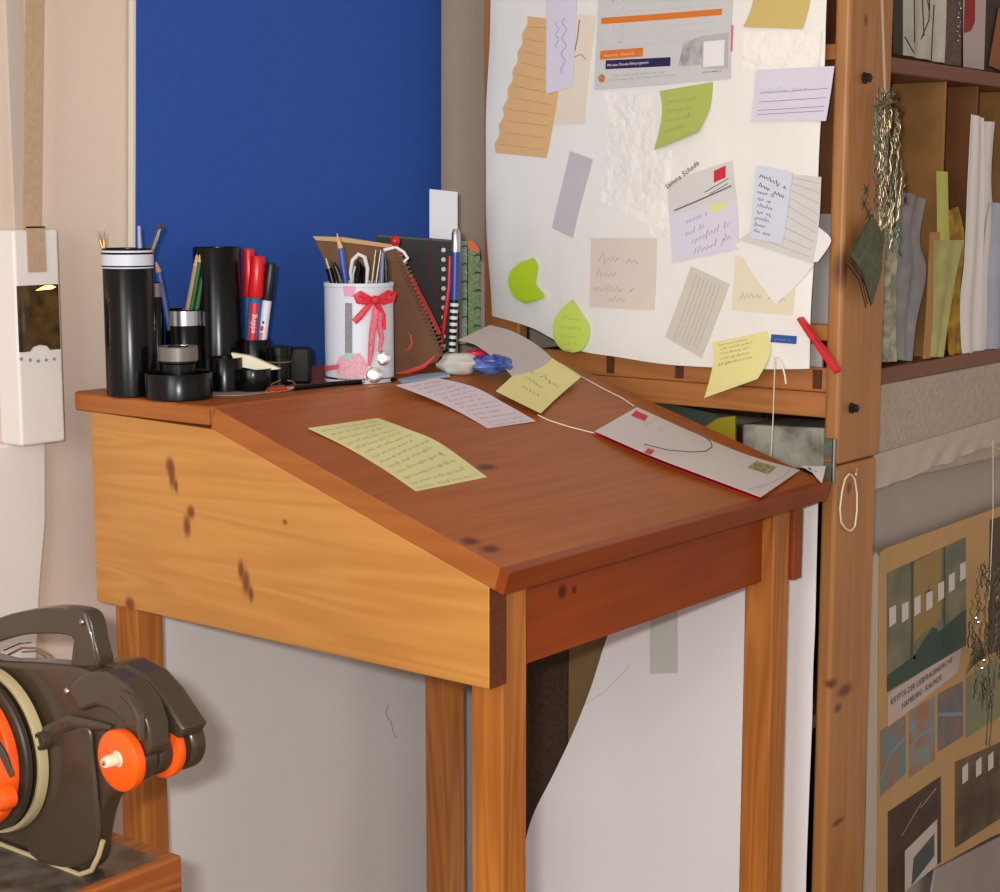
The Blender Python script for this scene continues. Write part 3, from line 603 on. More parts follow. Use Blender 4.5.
t = thing('film_canister', PJ, 'small black canister with brown ring right of the small cup', 'canister', GC)
b = MB(); b.lathe(PJ, UP, [(0,0),(rJ*.95,0),(rJ*.95,h-.013),(rJ*1.05,h-.012),(rJ*1.05,h-.001),(rJ,h),(0,h)], M_black, 32); b.build('canister_body', t, smooth=True)
b = MB(); z_ = h*.58; b.lathe(PJ, UP, [(rJ*.96,z_),(rJ*1.03,z_+.001),(rJ*.96,z_+.002)], mat('tan_ring', (130,105,75), .5), 32); b.build('ring', t, smooth=True)
PK = onz(297, 384, ZS)+FH*.012; h = zat(297, 347, PK)-PK.z; w = rad(13.5, PK); b = MB()
b.prism([PK-RT*w-FH*.012, PK+RT*w-FH*.012, PK+RT*w+FH*.012, PK-RT*w+FH*.012], (0,0,h), M_black); b.build('plastic_box', bevel=.004, seg=3, label='small square black box left of the white tin', cat='box')
# pencils, brushes, tweezers
def stick(name, label, P, px, rpx, cols, cat, group=None, n=10, off=0.0, dz=None):
    """px: list of pixels from bottom to top; cols: material per span; radii in pixels"""
    pts = [up_at(u, v, P)+FH*off for u, v in px]; rs = rpx if isinstance(rpx, (list, tuple)) else [rpx]*len(pts)
    if len(cols) == 1:
        b = MB(); b.tube(pts, [rad(r, P) for r in rs], cols[0], n); return b.build(name, smooth=True, label=label, cat=cat, group=group)
    t = thing(name, pts[0], label, cat, group)
    for i in range(len(pts)-1):
        m, nm = cols[i]
        if m is None: continue
        b = MB(); b.tube([pts[i], pts[i+1]], [rad(rs[i], P), rad(rs[i+1], P)], m, n); b.build(nm, t, smooth=True)
    return t
M_gp = mat('green_pencil', (42,96,52), .4); M_wp2 = mat('sharpened_wood', (214,172,116), .6); M_rt = mat('red_lead', (170,40,50), .5); M_bl = mat('blue_pencil', (52,82,150), .4); M_nat = mat('natural_pencil', (176,152,110), .5)
GP = 'pencils in the black pots'
for i, (u0, u1, vt, m, lab) in enumerate(((185,197,252,M_nat,'leftmost natural wood pencil in the silver rimmed pot'),(189,201,248,M_gp,'dark green pencil in the silver rimmed pot, middle one'),(194,206,252,M_gp,'dark green pencil in the silver rimmed pot, nearest the tall pot'))):
    P = PC_-FH*(rC*.2)
    stick('pencil', lab, P, [(u0-4,345),(u1-1.2,vt+14),(u1,vt+3),(u1+.3,vt)], [2.6,2.6,1.1,.3], [(m,'shaft'),(M_wp2,'sharpened_end'),(M_rt if i != 0 else M_ink,'lead')], 'pencil', GP)
stick('paint_brush', 'brush with forked pale tip at left in the tallest black pot', PA, [(108,300),(103,250),(100,240),(98.5,231)], [1.6,1.6,1.4,.6], [(M_nat,'handle'),(mat('brass', (190,150,80), .3, metal=.8),'ferrule'),(mat('pale_bristle', (150,140,128), .8),'bristle')], 'brush')
stick('paint_brush', 'brush with grey tip right of the forked pale brush in the tallest black pot', PA, [(108,300),(104,248),(104,240),(104.5,231)], [1.4,1.4,1.3,.5], [(M_nat,'handle'),(MC['brass'],'ferrule'),(MC['pale_bristle'],'bristle')], 'brush')
stick('pen', 'clear and grey pen standing at the right rim of the tallest black pot', PA, [(140,300),(140,248),(139,226)], [2.4,2.4,1.6], [(M_bl,'barrel'),(mat('clear_grey', (150,155,180), .3),'tip')], 'pen')
t = thing('metal_clip_pen', up_at(148,300,PA), 'dull metal pen with clip leaning right over the tallest black pot', 'pen')
b = MB(); b.tube([up_at(138,300,PA), up_at(150,256,PA), up_at(160,228,PA)], rad(2.6,PA), mat('gunmetal', (92,90,84), .3, metal=.7), 10); b.build('barrel', t, smooth=True)
b = MB(); b.box(up_at(157,229,PA)-V((.001,.001,.001)), up_at(164,225,PA)+V((.001,.001,.001)), MC['gunmetal']); b.build('cap_end', t, bevel=.0005)
b = MB(); b.tube([up_at(161,229,PA)-FH*.004, up_at(158,240,PA)-FH*.005, up_at(153,253,PA)-FH*.004], .0009, M_silver, 6); b.build('clip', t)
stick('pencil', 'blue pencil with pink tip leaning from the slim black pot', PB, [(170,330),(159,272),(156,262)], [3.2,3.2,1.0], [(M_bl,'shaft'),(mat('pinkish_wood', (196,140,120), .6),'sharpened_end')], 'pencil', GP)
# markers
def marker(label, P, a, c, capf, m_body, m_cap, rpx, off, text=None, strip=None):
    A = up_at(*a, P)+FH*off; C_ = up_at(*c, P)+FH*off; d = (C_-A).normalized(); r = rad(rpx, P); L = (C_-A).length
    t = thing('marker', A, label, 'marker', 'markers in the black pot')
    k = L*(1-capf)
    b = MB(); b.lathe(A-d*.03, d, [(0,0),(r*.92,0),(r*.92,k+.028),(r*.8,k+.03)], m_body, 24)
    side_ = d.cross(FH).normalized()
    if text:
        up_v = d; 
        face = -FH; face = (face-d*face.dot(d)).normalized(); sd = d.cross(face).normalized()
        def cyl_pt(s_, h_, rr): q = s_/rr; return A+d*h_+(face*math.cos(q)+sd*math.sin(q))*rr
        rr = r*.92+.0003
        n = 8
        w = r*.55; vs = []
        for j in range(13):
            for i in range(n+1): vs.append(cyl_pt(-w+2*w*i/n, .0+k*.88*j/12, rr))
        b.add(vs, [[j*(n+1)+i, j*(n+1)+i+1, (j+1)*(n+1)+i+1, (j+1)*(n+1)+i] for j in range(12) for i in range(n)], strip[0])
        vs, fs = text_geo(text); sz = strip[1]
        b.add([cyl_pt(y*sz-sz*.33, k*strip[3]+x*sz, rr+.0003) for x, y in [(x_, -y_) if False else (x_, y_) for x_, y_ in vs]] if False else [cyl_pt((sz*.33-y*sz)*1.0, k*strip[3]+x*sz, rr+.0003) for x, y in vs], fs, strip[2])
    b.build('barrel', t, smooth=True)
    b = MB(); b.lathe(A+d*k, d, [(0,0),(r*1.0,0),(r*1.08,.002),(r*.98,L-k-.003),(r*.85,L-k),(r*.3,L-k),(0,L-k-.002)], m_cap, 24); b.build('cap', t, smooth=True)
    return t, A, d, r
M_blm = mat('teal_blue_body', (38,92,140), .4); M_capb = mat('black_cap', (18,18,20), .35); M_wb = mat('white_marker_body', (214,212,226), .4)
t, A, d, r = marker('thick red-capped marker with blue body and red brand strip', PH, (253,345), (259,256), .46, M_blm, M_red, 7.4, -.006, 'edding', (M_red, .0100, M_white, .26))
marker('red-capped marker half hidden behind the thick red-capped one', PH, (249,345), (248,249), .5, M_blm, M_red, 5.6, .008)
t, A, d, r = marker('black-capped marker with white body and small red mark', PH, (262,345), (272,263), .45, M_wb, M_capb, 5.0, -.004)
b = MB(); f = -FH; f = (f-d*f.dot(d)).normalized(); sd = d.cross(f).normalized()
for h0, h1, m in ((.030,.034,M_capb),(.020,.027,M_red),(.004,.018,mat('reddish_print', (190,120,120), .5))):
    vs = []
    for hh in (h0, h1):
        for i in range(5): q = -.1+.7*i/4*(1 if m is not M_capb else .6); vs.append(A+d*hh+(f*math.cos(q)+sd*math.sin(-q))*(r*.92+.0004))
    b.add(vs, [[i, i+1, i+6, i+5] for i in range(4)], m)
b.build('printed_mark', t)
# flat card, pen and rubber band lying at the edge of the shelf
b = MB(); q = [onz(u, v, ZS+.0005) for u, v in ((207,392),(252,389),(284,385),(286,391),(240,396),(212,396))]
b.prism(q, (0,0,.0008), mat('grey_card', (150,142,136), .6)); b.build('card', label='thin grey card lying flat in front of the small black cup', cat='card')
def flatpen(name, label, pts, rpx, mats, cat, z=ZS):
    pp = [onz(u, v, z+.0038) for u, v in pts]; t = thing(name, pp[0]-V((0,0,.003)), label, cat)
    for i in range(len(pp)-1):
        b = MB(); b.tube([pp[i], pp[i+1]], [rad(rpx[i], pp[i]), rad(rpx[i+1], pp[i])], mats[i][0], 10); b.build(mats[i][1], t, smooth=True)
flatpen('pencil', 'black pencil with red end lying along front of the back shelf', [(268,390),(286,388.5),(293,388),(332,384),(395,379)], [2.6,2.6,2.6,2.6,2.2], [(mat('dull_red', (170,45,35), .5),'red_end'),(M_silver,'ferrule'),(M_black,'shaft'),(M_black,'shaft')], 'pencil')
b = MB(); b.tube([onz(u, v, ZS+.002)+V((0,0,h)) for u, v, h in ((266,391,0),(272,387,.004),(282,384,.006),(292,384,.004),(299,388,0),(290,390,0),(276,392,0))], .0008, mat('tan_rubber', (176,130,84), .6), 6, closed=True); b.build('rubber_band', smooth=True, label='tan rubber band looped around the red pencil end', cat='rubber band')
# decorated tin
PM, rM = stand(357, 384.5, 35); hM = zat(357, 282, PM)-PM.z
tin = thing('decorated_tin', PM, 'white round tin with red ribbon bow and pink decoration, full of pens', 'tin')
M_tin = mat('white_tin_paper', (206,212,224), .42, var=.03)
b = MB(); b.lathe(PM, UP, [(0,.0005),(rM,.0005),(rM+.0008,.002),(rM+.0008,.006),(rM-.0002,.0075),(rM-.0002,hM-.006),(rM+.0006,hM-.005),(rM+.0006,hM-.001),(rM,hM),(rM-.0015,hM-.001),(rM-.0015,.003),(0,.003)], M_tin, 48); b.build('tin_body', tin, smooth=True)
b = MB(); b.lathe(PM, UP, [(rM+.001,.0055),(rM+.0018,.007),(rM+.001,.0085)], M_silver, 48); b.build('bottom_ring', tin, smooth=True)
def tp(u, v, off=.0):                       # point on the front of the tin wall
    d = ray(u, v); o = CAM-PM; a_ = d.x*d.x+d.y*d.y; b_ = 2*(o.x*d.x+o.y*d.y); R_ = rM+off; c_ = o.x*o.x+o.y*o.y-R_*R_
    q = b_*b_-4*a_*c_; k = (-b_-math.sqrt(max(q, 0)))/(2*a_); return CAM+d*k
def patch(pl, m, nm, off=.0012, n=10):
    L0, R0 = pl; b = MB(); vs = []
    for j in range(n+1):
        l = poly_at([V((*p,0)) for p in L0], j/n); r_ = poly_at([V((*p,0)) for p in R0], j/n)
        for i in range(7): p = l.lerp(r_, i/6); vs.append(tp(p.x, p.y, off))
    b.add(vs, [[j*7+i, j*7+i+1, (j+1)*7+i+1, (j+1)*7+i] for j in range(n) for i in range(6)], m); return b.build(nm, tin)
patch(([(345,303),(345,353)], [(352,303),(352,353)]), mat('grey_lace', (140,140,146), .6, var=.3, vscale=500), 'lace_strip')
patch(([(343,286),(344,296)], [(356,286),(353,297)]), mat('pink_print', (222,150,178), .6), 'pink_print')
patch(([(340,356),(335,368),(338,377)], [(360,353),(367,366),(364,378)]), mat('pink_flower', (226,170,184), .7, var=.2, vscale=300), 'pink_flower', .0016)
patch(([(343,354),(344,359)], [(353,353),(352,359)]), mat('mint_leaf', (150,200,178), .6), 'mint_leaf', .002)
patch(([(324,366),(326,371)], [(340,364),(338,369)]), mat('rose_print', (206,90,110), .6), 'rose_print', .002)
b = MB()
for i in range(12):
    u = 337+i*2.9; p = tp(u, 381.2-.0*i+.6*math.sin(i), .0025); b.ball(p, .0013, mat('pearl', (228,226,220), .25), 6)
b.build('pearl_row', tin, smooth=True)
M_rib = mat('red_ribbon', (214,42,56), .45, var=.2, vscale=200); M_ribp = mat('pink_red_ribbon', (220,96,118), .5, var=.3, vscale=260)
b = MB()
def rib(pts, w0, m, off=.004, curl=0):
    pp = [tp(u, v, off+curl*math.sin(math.pi*i/(len(pts)-1))) for i, (u, v) in enumerate(pts)]; b.tube(pp, [rad(w, PM) for w in w0], m, 8, flat=.22, upv=-FH)
rib([(374,300),(366,297),(360,294),(356,296),(358,301),(366,302),(374,301)], [1.5,3,3.5,3,3,3,1.5], M_rib, .004, .004)
rib([(374,300),(382,297),(389,293),(394,294),(392,300),(384,302),(374,301)], [1.5,3,3.5,3,3,3,1.5], M_rib, .004, .004)
rib([(373,301),(366,309),(359,317),(354,322)], [1.5,3,3.4,3], M_rib, .004)
rib([(375,301),(376,310),(374,322),(372,335),(371,350),(369,366)], [1.5,3.5,3.5,3.2,3,1.5], M_ribp, .004)
rib([(376,301),(380,312),(379,325),(382,338),(379,352)], [1.5,3,2.8,2.6,1.5], M_ribp, .0055)
rib([(374,300),(378,306),(383,315),(384,330)], [1.5,3,2.8,2], M_rib, .007)
b.ball(tp(375,300,.007), rad(4.5,PM), M_rib, 8); b.build('ribbon_bow', tin, smooth=True)
for (u, v, r_) in ((383,358,7.5),(374,375,8)):
    b = MB(); c = tp(u, v, .003); nrm = (CAM-c).normalized(); b.lathe(c-nrm*.002, nrm, [(0,0),(rad(r_,PM),0),(rad(r_,PM),.0015),(rad(r_*.8,PM),.003),(rad(r_*.4,PM),.0036),(0,.0038)], mat('shiny_sequin', (250,250,250), .22, metal=1), 24); b.build('sequin', tin, smooth=True)
# pens in the tin
GT = 'pens and tools in the white tin'
stick('pencil', 'blue pencil with sharpened wooden point in the white tin', PM, [(348,300),(341,248),(338,238),(337.5,233)], [3,3,1.2,.3], [(mat('bright_blue', (50,90,180), .4),'shaft'),(M_wp2,'sharpened_end'),(M_wp2,'lead')], 'pencil', GT, off=-.004)
stick('pen', 'thick black pen with metal clip, leftmost in the white tin', PM, [(338,300),(330,268),(327,258)], [3.6,3.6,2.8], [(M_black,'barrel'),(mat('olive_metal', (110,104,84), .3, metal=.6),'cap_end')], 'pen', GT, off=-.012)
stick('pen', 'black ballpoint with silver clip beside the blue pencil in the tin', PM, [(345,300),(339,272),(335,262)], [3.2,3.2,1.8], [(M_black,'barrel'),(M_black,'cap_end')], 'pen', GT, off=-.016)
b = MB(); b.tube([up_at(337,266,PM)-FH*.022, up_at(341,276,PM)-FH*.022, up_at(344,284,PM)-FH*.022], .0007, M_silver, 6); b.build('pen_clip', label='silver clip on the black ballpoint in the white tin', cat='clip')
t = thing('scissors', up_at(358,300,PM), 'scissors with black and white handle ring standing in the white tin', 'scissors', GT)
b = MB(); b.tube([up_at(u, v, PM)-FH*.008 for u, v in ((353,284),(351,272),(353,260),(359,254),(365,257),(368,268),(367,284))], [rad(x, PM) for x in (1.6,1.7,2,2.2,2.2,2,1.6)], mat('white_handle', (214,212,214), .3), 8); b.build('handle_edge', t, smooth=True)
b = MB(); b.tube([up_at(u, v, PM)-FH*.005 for u, v in ((357,300),(357,275),(360,262),(364,270),(364,300))], rad(3.4, PM), M_black, 8); b.build('handle', t, smooth=True)
b = MB(); b.tube([up_at(u, v, PM)-FH*.013 for u, v in ((354,284),(354,274),(356,266))], rad(1.2, PM), M_silver, 8); b.build('blade_pivot', t, smooth=True)
for i, (u0, v0, u1, v1, m, lab) in enumerate(((370,300,376,250,mat('dull_gold', (150,136,100), .35, metal=.6),'dull gold tweezers arm in the white tin, left of two'),(374,300,381,250,M_steel,'thin grey steel tool in the white tin beside gold tweezers'),(381,300,383,252,mat('grey_blue', (110,115,150), .4),'grey blue pen in the right half of the white tin'),(387,300,386,258,M_black,'short black pen at right rim of the white tin'))):
    stick('pen' if i > 1 else 'tweezers', lab, PM, [(u0,v0),((u0+u1)/2,(v0+v1)/2),(u1,v1)], [1.6,1.6,1.0] if i < 2 else [2.4,2.4,1.8], [m], 'pen' if i > 1 else 'tweezers', GT, off=-.004)
# ---------------------------------------------------------------- notebooks right of the tin
def upoly(px, P, off=0): return [up_at(u, v, P)+FH*off for u, v in px]
PN = onz(420, 374, ZS)+FH*.01
M_kraft = mat('kraft_cover', (112,72,44), .7, var=.12, vscale=60); M_page = mat('tan_page_edges', (196,158,104), .7)
nb = thing('spiral_notebook', onz(405, 378, ZS), 'brown kraft spiral notebook with red swirls leaning beside the white tin', 'notebook')
b = MB(); b.prism(upoly([(392,254),(401,252),(443,354),(436,362),(396,376),(390,376)], PN, -.004), FH*.003, M_kraft); b.build('front_cover', nb, bevel=.0004)
b = MB(); b.prism(upoly([(311,240),(398,250),(398,362),(330,362),(333,290)], PN, .052), FH*.003, M_kraft); b.build('back_cover', nb, bevel=.0004)
b = MB(); b.prism(upoly([(309,237),(340,238),(396,246.5),(396,250),(340,243),(312,241)], PN, .050), FH*.010, M_page); b.build('page_block', nb)
b = MB()
for i in range(26):
    f = i/25; c = up_at(398+46*f, 252+102*f, PN)-FH*.003; ax = (up_at(444,354,PN)-up_at(398,252,PN)).normalized(); e1 = ax.cross(FH).normalized(); rr = rad(4.2, PN)
    b.tube([c+(e1*math.cos(q*math.pi/4)+FH*math.sin(q*math.pi/4))*rr for q in range(8)], .0009, mat('copper_wire', (176,146,120), .3, metal=.8), 5, closed=True)
b.build('wire_spiral', nb, smooth=True)
b = MB(); b.tube([up_at(u, v, PN)-FH*.0055 for u, v in ((410,274),(420,295),(431,316),(440,334))], [rad(x, PN) for x in (2,2.6,2.6,2)], mat('dark_red_trim', (160,40,40), .6), 8); b.build('red_binding', nb, smooth=True)
b = MB()
for px in ([(396,374),(410,371),(424,366),(435,356)], [(405,350),(409,349),(412,343),(411,336),(408,332)]):
    b.tube([up_at(u, v, PN)-FH*.0045 for u, v in px], [rad(x, PN) for x in ([1.2,2.4,2.4,1.0] if len(px) == 4 else [.8,1.2,1.2,1.0,.5])], mat('bright_red_paint', (206,36,30), .5), 6, flat=.3, upv=-FH)
b.build('red_swirl', nb, smooth=True)
b = MB(); b.ball(up_at(395.5,241,PN)-FH*.006, rad(4.6,PN), M_red, 8, (1,1,1.2)); b.tube([up_at(u, v, PN)-FH*.006 for u, v in ((384,250),(396,247),(404,252),(408,258),(404,262))], rad(1.6, PN), M_white, 8)
b.build('hair_tie', smooth=True, label='white loop with red bead hooked over top of the brown notebook', cat='hair tie')
PQ = onz(440, 366, ZS)+FH*.035
nb2 = thing('spiral_notebook', PQ-UP*0, 'black spiral notebook standing behind the brown kraft notebook', 'notebook')
M_bk = mat('black_cover', (8,9,10), .6)
b = MB(); b.prism(upoly([(376,234),(453,240),(453,358),(376,362)], PQ), FH*.009, M_bk); b.build('cover', nb2, bevel=.0005)
b = MB(); b.prism(upoly([(377,234.5),(452,240.3),(452,242),(377,236.5)], PQ, -.0006), FH*.0005, mat('greenish_edge', (60,80,66), .6)); b.build('cover_edge', nb2)
b = MB()
for i in range(11):
    c = up_at(443.5, 250+i*9.6, PQ)-FH*.0015; b.lathe(c+FH*.001, -FH, [(0,0),(.0034,0),(.0034,.0008),(0,.001)], mat('grey_white_ring', (190,192,196), .4), 12)
b.build('binding_hole', nb2)
b = MB(); b.tube([up_at(u, v, PQ)-FH*.002 for u, v in ((431,238),(428,256),(431,278),(438,300),(445,318))], .0009, mat('wine_elastic', (120,28,38), .6), 6); b.build('elastic_band', nb2, smooth=True)
stick('pen', 'slim red pen leaning in front of the black spiral notebook', PQ, [(441,352),(444,325),(449,285),(450,256)], [1.2,2,2,1.4], [mat('red_pen', (214,40,34), .35)], 'pen', off=-.014)
t = thing('ballpoint_pen', up_at(452,350,PN), 'upright ballpoint with silver top, blue grip and black-white striped lower barrel', 'pen')
pp = {v: up_at(u, v, PN)+FH*.006 for u, v in ((456,229),(455.5,252),(454.5,300),(453,335),(452,352))}
b = MB(); b.tube([pp[252], pp[252].lerp(pp[229], .8), pp[229]], [rad(4.6,PN), rad(4.4,PN), rad(2.6,PN)], M_silver, 14); b.build('silver_top', t, smooth=True)
b = MB(); b.tube([pp[300], pp[252]], rad(4.4,PN), mat('pen_blue', (40,66,150), .3), 14); b.build('barrel', t, smooth=True)
b = MB()
for i in range(16):
    a_ = pp[300].lerp(pp[352], i/16); c_ = pp[300].lerp(pp[352], (i+1)/16); b.tube([a_, c_], rad(4.2-.05*i, PN), (mat('stripe_white', (210,216,214), .4) if i % 2 else M_black), 12)
b.build('striped_barrel', t)
# small green and white spiral pads, seen edge on
PR = onz(470, 352, ZS)+FH*.03
for i, (ua, ub, vt, vb_, m, mr_, lab) in enumerate(((459,467,241,338,mat('pale_green_cover', (150,170,150), .6),mat('white_ring', (222,224,222), .4),'pale green spiral pad next to the striped ballpoint'),
                                             (468,480,250,334,mat('green_cover', (106,150,84), .6, rgb2=(150,176,130), vscale=200),mat('pinkish_ring', (196,172,180), .4),'bright green spiral pad with grey rings, right of the pale green pad'))):
    t = thing('spiral_pad', PR, lab, 'notepad', 'green spiral pads'); b = MB(); b.prism(upoly([(ua,vt),(ub,vt),(ub,vb_+6),(ua,vb_+6)], PR, .004*i), FH*.03, m); b.build('cover', t, bevel=.0005)
    b = MB()
    for k in range(10):
        v = vt+6+k*8.8; b.tube([up_at(ub-4.5-i*1.5, v, PR)-FH*.0005+FH*.004*i, up_at(ub-2, v-1.5, PR)-FH*.0035+FH*.004*i, up_at(ub+.5, v, PR)+FH*.004*i], .0011, mr_ if k % 2 else M_steel, 6)
    b.build('ring', t, smooth=True)
b = MB(); b.prism(upoly([(467,240),(474,241),(480,250),(479,253),(468,249)], PR, .002), FH*.01, mat('orange_tab', (236,110,30), .5)); b.build('orange_tab', label='orange tab on top of the green spiral pads', cat='tab')
b = MB(); b.prism(upoly([(480,262),(492,262),(492,350),(480,350)], PR, .03), FH*.006, mat('pinkish_card', (200,176,172), .6)); b.build('card', label='narrow pinkish card standing behind the green spiral pads', cat='card')
b = MB(); PW = onz(445, 367, ZS)+FH*.065; b.prism(upoly([(429.5,189),(457.5,192),(457.5,366),(429.5,366)], PW), FH*.001, mat('white_card', (214,214,218), .6)); b.build('card', label='tall white card standing behind the black spiral notebook', cat='card')
# blue and white pack
def lump(name, c, rx, ry, rz, m, lab, cat, seed=1, amp=.18, parent=None):
    b = MB(); b.ball((0,0,0), 1, m, 14); rnd = random.Random(seed); ph = [rnd.uniform(0, 6) for _ in range(6)]
    for p in b.v:
        k = 1+amp*(math.sin(5*p.x+ph[0]+3*p.z)+math.sin(6*p.y+ph[1]-4*p.x)+math.sin(7*p.z+ph[2]+2*p.y))/3
        loc = RT*(p.x*rx*k)+FH*(p.y*ry*k)+UP*(p.z*rz*k); p.x, p.y, p.z = V(c)+loc
    return b.build(name, parent, smooth=True, label=lab, cat=cat)
c0 = onz(458, 377, ZS); c0 = c0+FH*.03
tp_ = thing('tissue_pack', c0, 'crumpled white and blue foil tissue pack lying right of the notebooks', 'tissue pack')
lump('white_foil', c0+UP*.016+RT*0, .029, .018, .0155, mat('white_foil', (200,196,186), .3, bump=.5, bscale=40), None, None, 3, parent=tp_)
lump('blue_foil', c0+RT*.042+UP*.015+FH*.006, .034, .018, .015, mat('blue_foil', (40,52,130), .25, rgb2=(90,120,190), vscale=60, bump=.5, bscale=50), None, None, 5, parent=tp_)
lump('red_foil', c0+RT*.024+UP*.030+FH*.01, .016, .01, .006, mat('red_foil', (196,40,70), .3), None, None, 8, .1, parent=tp_)
b = MB(); b.prism([onz(u, v, ZS+.0006) for u, v in ((398,381),(420,376.5),(449,373),(450,377),(425,380),(402,383.5))], (0,0,.003), mat('light_blue_paper', (150,180,200), .6)); b.build('paper_slip', label='light blue folded slip lying in front of the brown notebook', cat='paper')
# ---------------------------------------------------------------- papers on the lid
def lsheet(name, label, L, R, m, ink=(), cat='paper', nx=10, ny=16, th=.0005, mback=None, group=None, pre=None, off=.0008):
    s = Sheet([onlid(u, v, h+off) for u, v, h in L], [onlid(u, v, h+off) for u, v, h in R], SN); b = s.mesh(m, nx, ny, th, ink, mback); return b.build(name, smooth=True, label=label, cat=cat, group=group)
lsheet('curled_sheet', 'grey curled sheet arching over the tissue pack towards the yellow sticky note', [(458,340,.050),(476,345,.045),(498,361,.030),(514,378,.010)], [(490,325,.050),(514,332,.044),(541,348,.024),(566,372,.004)], mat('grey_sheet', (186,178,176), .6))
lsheet('sticky_note', 'pale yellow sticky note with handwriting lying on upper part of the lid', [(540,350,.016),(521,368,.013),(496,391,.010)], [(581,377,.012),(560,395,.004),(541,413,.006)], M_yel,
       [('write', (.10,.34,.34,.50), 1, .0012, M_ink, .95, .0, .35), ('write', (.42,.30,.95,.46), 1, .0012, M_ink, .95, .0, .35), ('write', (.2,.48,.75,.62), 1, .0010, M_ink, .95, 0, .25), ('write', (.3,.62,.8,.76), 1, .0010, M_ink, .95, 0, .25)], cat='note', off=.001)
lsheet('printed_note', 'long lilac white note with fine lines of writing below the yellow sticky note', [(396,385,.010),(430,398,.006),(460,412,.002),(488,428,0)], [(438,378,.012),(474,387,.010),(506,404,.005),(536,421,.001)], mat('lilac_note_paper', (214,200,208), .6),
       [('write', (.12,.06,.95,.98), 13, .0007, mat('soft_violet_grey', (130,110,150), .6), .9, 0, .45)], cat='note', ny=20)
lsheet('printed_note', 'pale yellow green note covered with lines of writing at middle of the lid', [(308,428,.003),(345,446,.001),(384,469,0),(416,491,0)], [(378,418,.002),(405,428,.007),(440,443,.004),(487,477,0)], mat('yellowgreen_note_paper', (216,212,152), .6),
       [('write', (.05,.06,.95,.98), 13, .0007, mat('soft_grey_green', (110,112,120), .6), .95, 0, .45)], cat='note', ny=22)
lf = [(595,431,.004),(650,455,.008),(705,476,.006),(761,497,.0035)]; rf = [(637,407,.003),(690,431,.003),(745,454,.003),(800,470,.002)]
bk = lsheet('leaflet', 'white folded leaflet with red corner mark and red underside on right part of the lid', lf, rf, mat('leaflet_white', (206,198,196), .5),
   [('fill', [(.72,.05),(.90,.03),(.90,.12),(.74,.14)], P_redp, .0004), ('write', (.95-.3,.12,.98,.26), 2, .0008, M_inkg, .9), ('fill', [(.0,.30),(.14,.29),(.14,.325),(.0,.335)], P_redp, .0004),
    ('fill', [(.62,.76),(.9,.75),(.9,.86),(.62,.87)], mat('olive_print', (176,172,110), .6, rgb2=(110,108,90), vscale=200), .0004), ('line', [(.05,.88),(.3,.93),(.7,.955),(.95,.93)], .0008, M_inkg)], cat='leaflet', mback=mat('leaflet_red', (190,30,40), .5), nx=12, ny=20, off=.002)
s = Sheet([onlid(u-3, v+2.5, .0012) for u, v, h in lf], [onlid(u-3, v+2, .0012) for u, v, h in rf], SN); b = s.mesh(MC['leaflet_red'], 6, 12, .0006); b.build('red_page', bk)
b = MB(); b.tube([onlid(u, v, .0125) for u, v in ((644,444),(668,450),(692,452),(706,451),(712,447),(711,442),(703,435),(690,426),(676,419))], .0008, mat('dark_grey_cord', (96,88,88), .7), 6); b.build('elastic_loop', smooth=True, label='dark elastic loop lying across the white leaflet', cat='elastic')
b = MB(); b.tube([onlid(u, v, .0015) for u, v in ((560,363),(582,377),(604,389),(622,398),(634,406))], .0009, M_cord, 6); b.build('cord', smooth=True, label='pale cord running from grey curled sheet down to top of the leaflet', cat='cord')
b = MB(); b.tube([onlid(u, v, .0015) for u, v in ((538,415),(548,420),(570,427),(594,433))], .0009, M_cord, 6); b.build('cord', smooth=True, label='short pale cord from yellow sticky note to left tip of the leaflet', cat='cord')
lsheet('label_card', 'small white label with blue marks at right edge of the lid', [(802,466,.006),(812,472,.006)], [(826,466,.004),(822,483,.002)], M_white, [('fill', [(.15,.2),(.3,.2),(.3,.5),(.15,.5)], P_bluep), ('disc', (.5,.5), .0015, M_ink)], cat='label', nx=4, ny=4)
# things inside the shelf seen between rail and lid
def inx(u, v, x=XS+.06): return onx(u, v, x)
b = MB(); b.prism([inx(u, v) for u, v in ((668,424),(735,416),(735,470),(668,470))], (.004,0,0), mat('mustard_folder', (176,160,40), .5)); b.build('folder', label='mustard yellow folder inside the shelf beneath the side rail', cat='folder')
b = MB(); b.prism([inx(u, v, XS+.05) for u, v in ((640,398),(716,414),(716,418),(640,470))], (.004,0,0), mat('dark_green_folder', (70,84,76), .5)); b.build('folder', label='dark grey green folder left of the mustard yellow folder', cat='folder')
b = MB(); q = [inx(u, v, XS+.035) for u, v in ((742,424),(824,428),(824,470),(742,470))]; q = [V((p.x, p.y, max(p.z, 1.0012))) for p in q]; b.prism(q, (.10,0,0), mat('smoky_plastic', (178,176,162), .15, rgb2=(120,116,104), vscale=18, spec=.7)); b.build('storage_box', bevel=.004, label='smoky grey plastic box inside the shelf behind the hanging cord', cat='box')
b = MB(); b.box((XS+.024, 1.14, .985), (XS+.24, 1.68, 1.0), W_dkshelf); b.build('shelf_insert', shelf)
b = MB(); q = [inx(u, v, XS+.03) for u, v in ((806,214),(845,214),(845,328),(806,328))]; b.prism(q, (.015,0,0), mat('grey_bin', (172,168,164), .6)); b.build('grey_panel', label='light grey panel inside the shelf between hung sheet and post', cat='panel')
b = MB(); q = [onx(u, v, XS+.016) for u, v in ((784,340),(822,343),(822,368),(784,368))]; b.prism(q, (.004,0,0), mat('grey_sleeve', (186,184,182), .5)); b.build('plastic_sleeve', label='grey plastic sleeve below the red peg behind the hung sheet', cat='sleeve')
